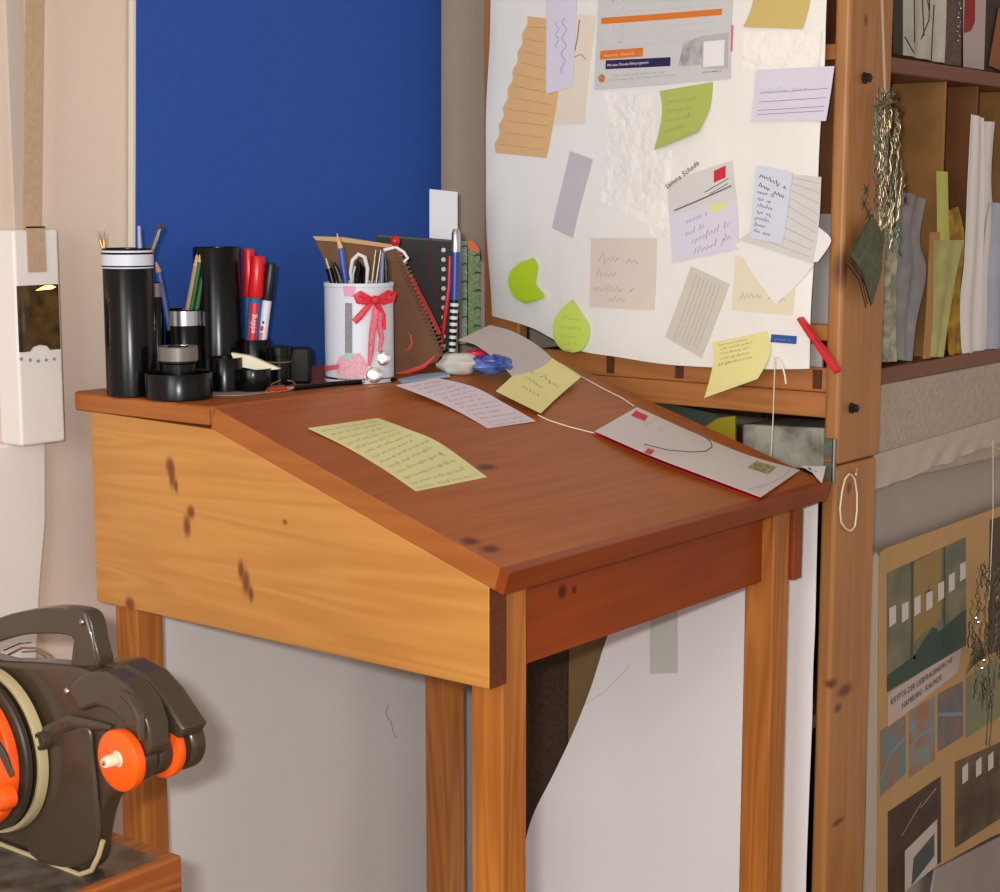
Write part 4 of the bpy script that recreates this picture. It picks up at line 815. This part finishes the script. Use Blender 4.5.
# ================================================================ contents of the shelf on the right
YP = 1.128
def pp_(u, v, y=YP): return ony(u, v, y)
def flat(name, label, cat, px, y, m, th=.003, group=None, parent=None, bevel=0):
    b = MB(); b.prism([ony(u, v, y) for u, v in px], (0, th, 0), m); return b.build(name, parent, label=label, cat=cat, group=group, bevel=bevel)
# folds of grey fabric standing in the first compartment
def standing_sheet(name, label, cat, L, R, y0, m, wave=.006, n=5, group=None, deep=0, ph=0, nx=14, ny=18, th=.0012):
    lo_ = (zt1 if L[-1][1] < 100 else zb1-.008)+.0008
    s = Sheet([ony(u, v, y0) for u, v in L], [ony(u, v, y0) for u, v in R], (0,-1,0), lambda p, a, t: V((p.x, p.y+wave*math.sin(n*a*math.pi+ph+2.2*t)+deep*a, max(p.z, lo_))))
    return s.mesh(m, nx, ny, th).build(name, smooth=True, label=label, cat=cat, group=group)
zb_ = zb1-.0078
standing_sheet('cloth_bundle', 'grey cloth bundle narrowing at mid height in left compartment of the shelf', 'cloth', [(896,190),(898,240),(897,300),(899,360)], [(926,199),(918,240),(924,272),(914,320),(910,361)], 1.142, mat('grey_cloth', (138,136,138), .8, var=.2, vscale=30, bump=.5, bscale=18, bdist=.01), .005, 3, nx=20)
standing_sheet('plastic_strip', 'dull translucent plastic strip standing left of the grey cloth bundle', 'plastic strip', [(884,195),(884,260),(884,362)], [(900,240),(895,290),(897,361)], 1.136, mat('dull_plastic', (120,118,98), .2, rgb2=(170,166,140), vscale=60), .006, 4)
standing_sheet('wood_strip', 'narrow light wooden strip leaning beside the lime green strip', 'slat', [(932,232),(929,300),(925,359)], [(940,232),(937,300),(931,358)], 1.1295, mat('slat_wood', (172,128,76), .6), .0, 1, th=.004)
standing_sheet('paper_strip', 'narrow upright lime green strip in the shelf above the green yellow paper', 'paper', [(937,171),(938,205),(938,245)], [(948,172),(949,210),(950,245)], 1.131, mat('lime_strip', (184,190,96), .5), .0008, 2)
standing_sheet('paper_roll', 'pale green yellow paper fanned at top standing in the shelf', 'paper', [(934,240),(935,280),(934,320),(931,357)], [(964,240),(955,278),(948,320),(943,357)], 1.1275, mat('green_yellow_paper', (176,176,112), .5, var=.2, vscale=25), .0015, 3)
standing_sheet('plastic_foil', 'yellow glossy foil standing behind the green yellow paper', 'foil', [(946,212),(948,250),(949,300),(950,357)], [(958,206),(966,240),(961,300),(966,357)], 1.134, mat('amber_foil', (176,136,20), .15, rgb2=(110,80,10), vscale=25, bump=.6, bscale=25, bdist=.01), .0025, 4)
GW = 'white papers standing in right compartment'
standing_sheet('paper_stack', 'tall white folded paper standing left in right compartment of the shelf', 'paper', [(972,114),(969,180),(966,260),(962,300),(963,356)], [(984,118),(984,200),(982,270),(981,320),(982,357)], 1.1285, mat('shelf_white_paper', (222,220,220), .6), .002, 3, group=GW)
standing_sheet('paper_stack', 'slightly shorter white paper standing behind the tall white folded paper', 'paper', [(980,121),(979,200),(978,357)], [(995,122),(992,180),(996,250),(990,357)], 1.133, MC['shelf_white_paper'], .002, 2, group=GW)
standing_sheet('paper_stack', 'blue grey paper with narrow fold, right of the two tall ones', 'paper', [(990,202),(985,260),(988,356)], [(1008,204),(1006,280),(1006,356)], 1.128, mat('bluish_paper', (170,178,196), .6, var=.15, vscale=10), .005, 2, group=GW)
# upper compartment
zt_ = zt1
def usheet(name, label, cat, L, R, y, m, **k): return standing_sheet(name, label, cat, L, R, y, m, **k)
M_mirror = mat('milky_plastic', (176,180,170), .18, rgb2=(206,206,196), vscale=12, coat=.6)
usheet('plastic_sleeve', 'milky plastic sleeve with thin dark twigs standing in upper compartment', 'sleeve', [(903,-70),(903,0),(904,55)], [(946,-70),(945,0),(943,63)], 1.17, M_mirror, wave=.003)
b = MB()
for px in ([(914,-20),(914.5,43)], [(922,-5),(924,36)], [(930,-15),(929,20),(921,39)], [(905,37),(914,53)], [(934,5),(931,62)], [(926,-10),(929,10)]):
    b.tube([ony(u, v, 1.1625) for u, v in px], .0010, mat('dark_twig', (40,36,32), .6), 5)
b.build('twig_drawing', label='dark twig lines in front of the milky plastic sleeve', cat='twigs')
b = MB(); b.prism([ony(u, v, 1.172) for u, v in ((893,-70),(903,-70),(903,56),(893,53))], (0,.004,0), mat('dark_green_board', (52,56,46), .6)); b.build('board', label='dark green board at left end of the upper compartment', cat='board')
b = MB(); b.prism([ony(u, v, 1.172) for u, v in ((947,-70),(962,-70),(961,66),(944,64))], (0,.006,0), mat('brown_snake_print', (92,74,68), .3, rgb2=(52,40,38), vscale=120)); bk = b.build('bead_box', label='dark brown case with row of shiny studs in upper compartment', cat='case')
b = MB()
for i in range(12): b.ball(ony(960-.2*i+1.2*math.sin(i*2), -10+4.6*i, 1.170), .0016 if i % 2 else .0022, mat('stud', (210,205,205), .15, metal=1), 6)
b.build('stud_row', bk, smooth=True)
b = MB(); b.prism([ony(u, v, 1.174) for u, v in ((964,-70),(988,-70),(984,70),(965,67))], (0,.003,0), mat('mauve_card', (188,172,176), .5)); bk = b.build('card', label='pale mauve card with red hanging patch in upper compartment', cat='card')
b = MB(); b.prism([ony(u, v, 1.1735) for u, v in ((967,-70),(976,-70),(975,22),(971,31),(964,33))], (0,.0004,0), mat('deep_red', (150,20,30), .5)); b.build('red_patch', bk)
b = MB(); b.prism([ony(u, v, 1.176) for u, v in ((986,-70),(1012,-70),(1012,74),(985,71))], (0,.01,0), mat('near_black_box', (34,32,34), .5)); b.build('box_file', label='near black box at right edge of the upper compartment', cat='box file')
b = MB(); b.prism([ony(u, v, 1.172) for u, v in ((1000,8),(1014,8),(1014,76),(990,66))], (0,.003,0), mat('orange_brown_card', (150,90,50), .6)); b.build('card', label='brown slanted card in front of the near black box', cat='card')
# ---------------------------------------------------------------- rough beige board, plastic wrap and grey board below
M_rough = mat('rough_beige_board', (186,172,158), .9, var=.12, vscale=90, bump=.8, bscale=130, bdist=.004)
b = MB(); b.prism([V((p.x, p.y, min(p.z, zb0-.001))) for p in [ony(u, v, YP) for u, v in ((875,386),(1060,345),(1060,443),(873,486))]], (0,.03,0), M_rough); b.build('foam_board', bevel=.002, label='rough beige board fixed beneath the right shelf board', cat='board')
s = Sheet([ony(u, v, YP-.003) for u, v in ((874,455),(873,472),(872,491))], [ony(u, v, YP-.003) for u, v in ((1060,400),(1060,412),(1060,418))], (0,-1,0), lambda p, a, t: V((p.x, p.y-.004*abs(math.sin(23*a+3*t))*t-.002*math.sin(61*a+5*t)*t, p.z+.0015*math.sin(30*a)*t)))
s.mesh(mat('wrinkled_film', (188,176,164), .35, bump=.5, bscale=60, bdist=.003), 60, 8, .0008).build('plastic_wrap', smooth=True, label='wrinkled plastic wrap along lower edge of the rough beige board', cat='plastic wrap')
b = MB(); 
b.box((ony(871,520,YP+.031).x, YP+.0305, .03), (XE-.002, YP+.043, .990), mat('grey_beige_panel', (176,166,158), .8, var=.04)); b.build('back_panel_board', bevel=.001, label='plain grey beige panel behind the church photo poster', cat='panel')
# ---------------------------------------------------------------- poster
po = thing('photo_poster', ony(940, 900, YP), 'tan mounted poster with church crypt photos and a printed title strip', 'poster')
M_tanb = mat('tan_mount', (190,154,104), .6, var=.04)
YQ = YP+.004
b = MB()
TLp = [(880,560),(881,553),(885,549)]
b.prism([ony(u, v, YQ) for u, v in [(878,900),(880,560),(882,552),(887,548),(1060,485),(1060,807),(990,838),(936,868)]], (0,.004,0), M_tanb); b.build('mount_board', po, bevel=.0006)
b = MB(); b.prism([ony(u, v, YQ+.0012) for u, v in ((869,560),(877,552),(878.5,556),(876,910),(865,910))], (0,.006,0), mat('pale_edge_strip', (196,186,170), .6)); b.build('pale_edge_strip', po)
def photo(nm, TL, TR, BR, BL, m, ink=(), off=.0006, lab=None):
    s = Sheet([ony(*TL, YQ-off), ony(*BL, YQ-off)], [ony(*TR, YQ-off), ony(*BR, YQ-off)], (0,-1,0)); b = s.mesh(m, 6, 6, .0004, ink); o = b.build(nm, po)
    if lab: o['label'] = lab
    return s
M_ph1 = mat('grey_green_photo', (128,126,100), .5, rgb2=(96,104,88), vscale=14); M_phd = mat('dark_teal_print', (44,74,66), .5); M_phl = mat('window_white_print', (212,204,206), .5)
M_phc = mat('dark_line_print', (76,72,58), .5); M_pht = mat('amber_print', (150,126,74), .5)
ink = [('fill', [(.32,.02),(.66,.0),(.66,.62),(.32,.70)], M_pht, .0003), ('fill', [(.0,.86),(.34,.82),(.34,1),(0,1)], M_phd, .0004), ('fill', [(.30,.84),(.55,.66),(.62,.70),(.62,1)], M_phd, .0004), ('fill', [(.58,.74),(1,.66),(1,1),(.58,1)], M_phd, .0005), ('fill', [(.0,.88),(1,.84),(1,1),(0,1)], M_phd, .0006)]
for k, (a0, t0) in enumerate(((.02,.30),(.17,.32),(.32,.32),(.47,.33),(.62,.30),(.76,.27),(.91,.22))): ink.append(('fill', [(a0,t0),(a0+.08,t0),(a0+.08,t0+.15),(a0,t0+.16)], M_phl, .0008))
for a0 in (.29,.70): ink.append(('fill', [(a0,0),(a0+.015,0),(a0+.015,.85),(a0,.85)], M_phc, .001))
ink += [('line', [(.50,.27),(.50,.40)], .0022, M_ink), ('line', [(.45,.325),(.55,.325)], .0022, M_ink)]
photo('crypt_photo', (887,573), (966,537), (966,645), (887,692), M_ph1, ink)
ts = photo('title_strip', (888,694), (962,645), (958,672), (888,727), mat('title_paper', (196,180,176), .6), [('text', 'KRYPTA DER LIEBFRAUENKIRCHE', (.03,.40), .0158, M_ink, .0006, .0), ('text', 'HAMBURG - KALINDE', (.18,.78), .0158, M_ink, .0006, .0)], .0009)
cols = [((150,110,84),(96,136,140)), ((120,146,150),(160,110,80)), ((130,110,100),(96,104,120)), ((110,130,130),(140,136,70))]
for i, (ua, ub, va, vb_, vc, vd) in enumerate(((880,906,731,716,774,797),(909,935,712,696,760,778),(938,963,694,681,736,752),(966,1010,678,650,710,738))):
    photo('mural_photo', (ua,va), (ub,vb_), (ub,vc), (ua,vd), mat('mural_print_%s' % 'abcd'[i], cols[i][0], .5, rgb2=cols[i][1], vscale=22+5*i),
          [('line', [(-.0,.75-.2*i),(.4,.45),(1,.35+.12*i)], .006, mat('blue_arc_print', (120,146,170), .5))] if i < 3 else [])
M_pd = mat('dark_maroon_photo', (56,36,34), .5, rgb2=(78,56,44), vscale=16)
photo('dark_photo', (888,812), (941,776), (941,862), (888,905), M_pd, [('fill', [(.30,.55),(.92,.46),(.92,1.0),(.30,1.0)], mat('paper_print', (200,190,182), .5), .0005), ('fill', [(.46,.70),(.86,.60),(.86,.86),(.42,.99)], mat('slate_print', (70,80,84), .5), .0008), ('line', [(.25,.36),(.62,.14)], .001, P_pale), ('line', [(.6,.2),(.9,.1)], .001, P_pale)])
photo('dark_photo', (955,762), (1010,738), (1010,812), (955,848), mat('dark_brown_photo', (62,48,38), .5, rgb2=(100,84,60), vscale=12), [('fill', [(a0,.10),(a0+.10,.07),(a0+.10,.28),(a0,.30)], M_phl, .0006) for a0 in (.12,.36,.58,.8)])
photo('tall_photo', (990,520), (1030,506), (1030,640), (988,655), mat('dusky_photo', (70,60,50), .5))
b = MB(); b.prism([ony(u, v, YQ+.001) for u, v in ((930,905),(936,869),(1010,832),(1060,812),(1060,905))], (0,.004,0), mat('ribbed_grey', (164,156,152), .7, var=.1, vscale=8)); b.build('lower_panel', po)
# ---------------------------------------------------------------- hanging tinsel ornaments
M_gl = mat('silver_tinsel', (112,102,76), .3, metal=.7); M_gg = mat('green_tinsel', (36,62,42), .35, metal=.4); M_gt = mat('teal_foil', (58,84,72), .25, metal=.5, rgb2=(90,100,70), vscale=120); M_cp = mat('copper_tinsel', (74,48,36), .35, metal=.5)
def tinsel(name, label, spine, width, y, seed, n, star=None, clumps=()):
    rnd = random.Random(seed); sp = [ony(u, v, y) for u, v in spine]; t = thing(name, sp[-1], label, 'ornament')
    for mm, nm, frac in ((M_gl, 'silver_strands', .45), (M_gg, 'green_strands', .35), (M_cp, 'copper_strands', .2)):
        b = MB()
        for k in range(int(n*frac)):
            f0 = rnd.uniform(0, .75); c = poly_at(sp, f0); Ln = rnd.uniform(.02, .06); w = rad(width*(.25+.75*math.sin(math.pi*min(1, f0*.8+.25))), c)
            w *= .35+1.0*f0 if seed == 3 else 1; x = rnd.uniform(-w, w); dy = rnd.uniform(-.012, .004); dx = rnd.uniform(-.004, .004); m = 7; ph = rnd.uniform(0, 6); am = rnd.uniform(.0008, .003)
            b.tube([c+RT*(x+dx*i/m+am*math.sin(i*1.9+ph))+V((0, dy, -Ln*i/m)) for i in range(m)], rnd.uniform(.0005, .0012), mm, 4, flat=.35)
        o = b.build(nm, t); o['kind'] = 'stuff'
    return t
t1 = tinsel('tinsel_ornament', 'silver and green tinsel bundle hanging in front of the post and shelf', [(884,85),(884,120),(886,160),(885,200),(884,240),(882,275)], 19, YP-.045, 3, 150)
b = MB(); b.tube([ony(u, v, YP-.045) for u, v in ((881,-120),(882,0),(884,60),(885,95))], .0022, mat('clear_ribbon', (176,150,120), .25), 6, flat=.3); b.build('hanging_ribbon', t1)
b = MB()
for px in ([(850,256),(873,214),(884,236),(882,272),(872,306),(866,285)],):
    b.prism([ony(u, v, YP-.050) for u, v in px], (0,.003,0), M_gt)
b.build('teal_foil_leaf', t1, bevel=.0008)
b = MB()
for k in range(3): b.tube([ony(u-1.5*k, v+4*k, YP-.052) for u, v in ((850,256),(862,272),(869,300))], .0009, M_cp, 5)
b.build('leaf_fringe', t1)
b = MB(); c = ony(885,104,YP-.052)
for k in range(8):
    q = k*math.pi/4+.2; b.tube([c, c+(RT*math.cos(q)+UP*math.sin(q))*.018], [.0028,.0003], M_gl, 5)
b.build('silver_star', t1)
for (u, v) in ((896,95),(900,110),(897,120),(866,190),(864,204),(868,214),(902,185),(905,200)):
    b = MB(); c = ony(u, v, YP-.048)
    for k in range(6):
        q = k*1.05+u; b.tube([c, c+(RT*math.cos(q)+UP*math.sin(q)*1.6)*.007], [.0013,.0003], M_cp if u > 890 else M_gg, 4)
    b.build('side_sprig', t1)
t2 = tinsel('tinsel_ornament', 'green tinsel sprig hanging in front of the poster at right edge', [(990,560),(988,600),(984,640),(986,690),(988,715)], 15, YP-.03, 9, 110)
b = MB(); b.tube([ony(u, v, YP-.03) for u, v in ((993,440),(993,510),(991,560),(989,600))], .0008, M_cord, 5); b.tube([ony(u, v, YP-.03) for u, v in ((984,442),(989,441),(993,446),(1002,450))], .001, M_cord, 5); b.build('hanging_string', t2)
b = MB()
for px in ([(989,700),(987,730),(986,745)],[(992,700),(991,728),(989,748)]): b = MB(); b.tube([ony(u, v, YP-.032) for u, v in px], [.0012,.001,.0016], M_gl, 5); b.build('silver_icicle', t2)
for (u, v) in ((978,622),(982,668),(984,660),(976,618)): b = MB(); b.ball(ony(u, v, YP-.040), .0032, M_silver, 6); b.build('silver_bead', t2)
b = MB()
for k in range(14):
    a0 = ony(985-.3*k, 655-1*k, YP-.034); a1 = ony(965+k*.8, 675-k*3, YP-.034); b.tube([a0, a0.lerp(a1,.5)+UP*.003, a1], [.0012,.001,.0004], M_gg, 4)
b.build('green_branch', t2)
# string loop on a nail of the post
b = MB(); lp = [ony(u, v, PY0-.004) for u, v in ((849,474),(845,479),(842,492),(840,508),(841,522),(846,529),(851,531),(855,526),(857,510),(857,494),(855,480),(852,475))]
b.tube(lp, .0013, mat('white_string', (236,226,196), .7), 6, closed=True); b.build('string_loop', smooth=True, label='pale string loop hanging on the lower part of the post', cat='string')
b = MB(); b.cyl(ony(856,474,PY0+.003), ony(856,474,PY0-.008), .002, mat('pink_pin', (206,130,120), .4)); b.tube([ony(856,476,PY0-.004), ony(857,468,PY0-.005)], .0012, MC['pink_pin'], 5); b.build('pin', label='small pinkish pin holding the string loop on the post', cat='pin')
# ================================================================ machine on its wooden block, lower left
XG = .98
M_mach = mat('brown_machine_enamel', (64,52,40), .34, var=.08, vscale=8, coat=.3); M_machd = mat('dark_brown_rubber', (58,48,38), .45); M_hub = mat('ivory_hub', (220,208,180), .4); M_beige = mat('beige_rim', (178,160,120), .5)
blk_c = hit(182, 855, (0, 1.25, 0), (0, 1, 0)); ZB = blk_c.z
W_blk = wood('stained_block_wood', (176,100,44), (116,54,20), axis=0, scale=1.3, rough=.45, contrast=1.3)
st = thing('wooden_stand', (blk_c.x-.2, 1.40, 0), 'stained wooden stand under the brown machine at lower left', 'stand')
b = MB(); b.box((.62, 1.25, ZB-.045), (blk_c.x, 1.50, ZB), W_blk); b.build('top_block', st, bevel=.003)
b = MB(); b.box((.635, 1.262, ZB+.0003), (blk_c.x-.022, 1.485, ZB+.002), mat('grey_worn_inlay', (104,96,86), .3, rgb2=(66,58,50), vscale=30)); b.build('worn_top_plate', st)
b = MB(); b.box((.66, 1.275, -.02), (blk_c.x-.03, 1.475, ZB-.0455), W_blk); b.build('cabinet_body', st, bevel=.002)
mc = thing('grinding_machine', onx(60, 870, XG), 'brown twin-wheel grinding machine with orange discs and carrying handle', 'machine')
def gx(px, x=XG): return [onx(u, v, x) for u, v in px]
def smoothpoly(px, n=4):
    p = [V((u, v, 0)) for u, v in px]; N_ = len(p); out = []
    for i in range(N_):
        p0, p1, p2, p3 = p[i-1], p[i], p[(i+1) % N_], p[(i+2) % N_]
        for k in range(n):
            f = k/n; q = .5*((2*p1)+(p2-p0)*f+(2*p0-5*p1+4*p2-p3)*f*f+(3*p1-p0-3*p2+p3)*f**3); out.append((q.x, q.y))
    return out
zg = ZB+.0025
def onto(pts): return [V((p.x, p.y, max(p.z, zg))) for p in pts]
body = smoothpoly([(-70,664),(0,662),(50,664),(78,668),(100,676),(116,692),(128,716),(128,750),(118,785),(102,806),(94,838),(90,864),(76,876),(50,877),(10,866),(-30,856),(-70,852)], 3)
b = MB(); b.prism(onto(gx(body)), (.026, 0, 0), M_mach); b.build('housing', mc, bevel=.006, seg=4, smooth=True)
# pedestal raised panel and foot flange
ped = smoothpoly([(34,742),(70,730),(88,728),(92,760),(96,800),(97,840),(88,862),(60,868),(30,856),(24,820),(28,780)], 3)
b = MB(); b.prism(gx(ped, XG-.006), (.0055, 0, 0), M_mach); b.build('front_panel', mc, bevel=.004, seg=3, smooth=True)
b = MB(); fl_ = gx([(-70,852),(-30,856),(5,864),(40,874),(66,880),(80,879),(92,871),(99,856),(103,842)], XG-.003); b.tube(onto([p+V((0,0,.001)) for p in fl_]), .0026, M_beige, 8); b.build('foot_rim', mc, smooth=True)
# carrying handle
hd = [(-70,646),(-20,626),(10,614),(45,608),(72,609),(88,616),(94,640),(98,668),(72,670),(72,650),(71,637),(50,634),(25,635),(0,641),(-30,652),(-70,668)]
b = MB(); b.prism(gx(smoothpoly(hd, 3), XG+.006), (.018, 0, 0), M_mach); b.build('handle', mc, bevel=.006, seg=4, smooth=True)
b = MB(); b.prism(gx([(62,608),(72,606),(84,612),(92,640),(96,668),(76,668),(74,640)], XG+.004), (.006,0,0), M_mach); b.build('handle_bracket', mc, bevel=.004, seg=3, smooth=True)
def screw(u, v, x, r, par, nm='screw', m=M_silver):
    c = onx(u, v, x); b = MB(); b.lathe(c, (-1,0,0), [(0,-.002),(r,-.002),(r,.0008),(r*.7,.002),(0,.0023)], m, 16); b.build(nm, par, smooth=True)
screw(67, 691, XG, .0034, mc); screw(82, 622, XG+.003, .0032, mc, m=M_steel)
# thin wires seen through the handle
b = MB()
b.tube(gx([(8,655),(22,648),(36,648),(50,655),(62,668)], XG+.04), .0014, mat('rust_wire', (140,100,76), .5), 6); b.tube(gx([(22,652),(36,651),(46,657),(54,666)], XG+.044), .0011, mat('olive_wire', (110,104,74), .5), 6)
b.tube(gx([(4,650),(20,643),(32,642)], XG+.04), .0012, M_silver, 6); b.build('cable', mc, smooth=True)
# side arm with spindle knob
b = MB(); c_ = onx(38,742,XG-.018); b.lathe(c_, (1,0,0), [(0,.002),(.0045,.002),(.005,0),(.008,0),(.009,.002),(.009,.018)], M_machd, 24); b.build('spindle_stub', mc, smooth=True)
b = MB(); b.tube([onx(38,742,XG-.006), onx(70,722,XG-.004), onx(112,728,XG-.002)], [.012,.007,.003], M_mach, 12, flat=.5, upv=(1,0,0)); b.build('arm_rib', mc, smooth=True)
def disc(par, nm, c, r, w, m, prof=None, n=48):
    b = MB(); b.lathe(c, (1,0,0), prof or [(0,.0),(r*.9,0),(r*.98,w*.12),(r,w*.3),(r,w*.8),(r*.96,w),(0,w)], m, n); return b.build(nm, par, smooth=True)
# small wheel with hub, then its twin further along the shaft
def R_(px, c): return rad(px, c)
c1 = onx(115,762,XG-.032); r1 = R_(32, c1)
w1 = disc(mc, 'orange_disc', c1, r1, .012, M_orange, [(0,.0012),(r1*.25,.001),(r1*.8,0),(r1*.97,.003),(r1,.006),(r1*.97,.012),(0,.012)])
b = MB(); b.lathe(onx(104,763,XG-.046), (1,0,0), [(0,0),(.0045,0),(.0055,.002),(.0062,.014),(.0085,.0155),(.0085,.018)], M_hub, 24); b.build('hub_cap', w1, smooth=True)
cb = onx(104,763,XG-.0465); b = MB(); b.lathe(cb, (-1,0,0), [(0,-.001),(.0025,-.001),(.0025,.001),(0,.0016)], M_silver, 12); b.build('hub_bolt', w1, smooth=True)
cs = c1+V((.013,0,0)); disc(mc, 'guard_core', cs, r1*.86, .016, M_mach)
disc(mc, 'inner_washer', c1+V((.0295,0,0)), r1*.60, .004, mat('pinkish_washer', (214,150,120), .4))
c2 = c1+V((.030,0,0)); disc(mc, 'orange_disc', c2+V((.020,0,0)), r1*1.0, .010, M_orange)
disc(mc, 'guard_core', c2+V((.0045,0,0)), r1*.78, .015, M_machd)
disc(mc, 'ivory_washer', c2+V((.0305,0,0)), r1*.55, .009, M_hub)
disc(mc, 'outer_drum', c2+V((.040,0,0)), r1*.92, .016, M_mach)
# hoods over the wheels
def hood(px_out, px_in, x0, w, nm):
    b = MB(); b.prism(gx(smoothpoly(px_out, 3) if False else px_out+px_in[::-1], x0), (w,0,0), M_mach); b.build(nm, mc, bevel=.0035, seg=3, smooth=True)
hood([(66,688),(84,672),(104,672),(124,684),(140,704),(148,728),(150,752)], [(80,712),(94,706),(108,710),(122,722),(131,740),(136,756),(140,762)], XG-.018, .026, 'wheel_hood')
hood([(82,668),(100,662),(122,664),(144,676),(160,694),(172,712),(184,730)], [(98,690),(112,688),(128,694),(142,708),(154,724),(166,732),(178,740)], XG+.014, .030, 'wheel_hood')
b = MB(); b.tube(gx([(120,692),(132,700),(140,716),(142,740)], XG-.024), [.003,.005,.005,.003], M_mach, 8); b.build('hood_lever', mc, smooth=True)
b = MB(); b.tube(gx([(158,680),(172,694),(182,712)], XG+.03), [.002,.004,.003], M_mach, 8); b.build('hood_lever', mc, smooth=True)
# large wheel on the left
cL = onx(-36,757,XG-.045); rL = R_(76, cL)
disc(mc, 'large_orange_disc', cL, rL*.98, .014, M_orange)
disc(mc, 'dark_backing_wheel', cL+V((.0145,0,0)), rL*1.06, .010, M_machd)
b = MB(); cc = cL+V((.027,0,0)); rr = R_(86, cL); b.lathe(cc, (1,0,0), [(rr*.94,0),(rr*.985,-.001),(rr,.002),(rr,.010),(rr*.94,.010),(rr*.94,0)], M_beige, 60); b.build('guard_rim', mc, smooth=True)
b = MB(); b.tube(gx([(-30,720),(-8,738),(4,756),(12,776)], XG-.055), [.008,.007,.006,.004], M_mach, 10, flat=.5, upv=(1,0,0)); b.build('wheel_bracket', mc, smooth=True)
b = MB(); b.lathe(onx(-4,800,XG-.062), (1,0,0), [(0,0),(.010,0),(.012,.004),(.012,.016)], M_orange, 24); b.build('orange_knob', mc, smooth=True)
# ================================================================ camera, light, view
cd = bpy.data.cameras.new('camera'); cam = bpy.data.objects.new('camera', cd); COL.objects.link(cam)
cam.location = CAM; cam.rotation_euler = (math.pi/2-PITCH, 0, -HEAD); cd.sensor_width = 36; cd.sensor_fit = 'HORIZONTAL'; cd.lens = F/1000*36; cd.clip_start = .05
SC.camera = cam
w = bpy.data.worlds.new('world'); SC.world = w; w.use_nodes = True; bg = w.node_tree.nodes['Background']; bg.inputs[0].default_value = (1.0, .95, .90, 1); bg.inputs[1].default_value = .72
ld = bpy.data.lights.new('camera_flash', 'AREA'); ld.shape = 'RECTANGLE'; ld.size = .05; ld.size_y = .03; ld.energy = 24; ld.color = (1, .97, .93)
fl = bpy.data.objects.new('camera_flash', ld); COL.objects.link(fl); fl.location = CAM-RT*.05+UP*.045-FH*.03; fl.rotation_euler = cam.rotation_euler
ld = bpy.data.lights.new('window_daylight', 'AREA'); ld.shape = 'RECTANGLE'; ld.size = 1.1; ld.size_y = 1.2; ld.energy = 34; ld.color = (.93, .96, 1)
fl = bpy.data.objects.new('window_daylight', ld); COL.objects.link(fl); fl.location = (-1.6, .35, 1.8); fl.rotation_euler = (V((1.9, 1.45, 1.0))-V(fl.location)).to_track_quat('-Z', 'Y').to_euler()
SC.view_settings.view_transform = 'Standard'; SC.view_settings.look = 'None'; SC.view_settings.gamma = 1; SC.view_settings.exposure = 0; SC.view_settings.use_curve_mapping = False
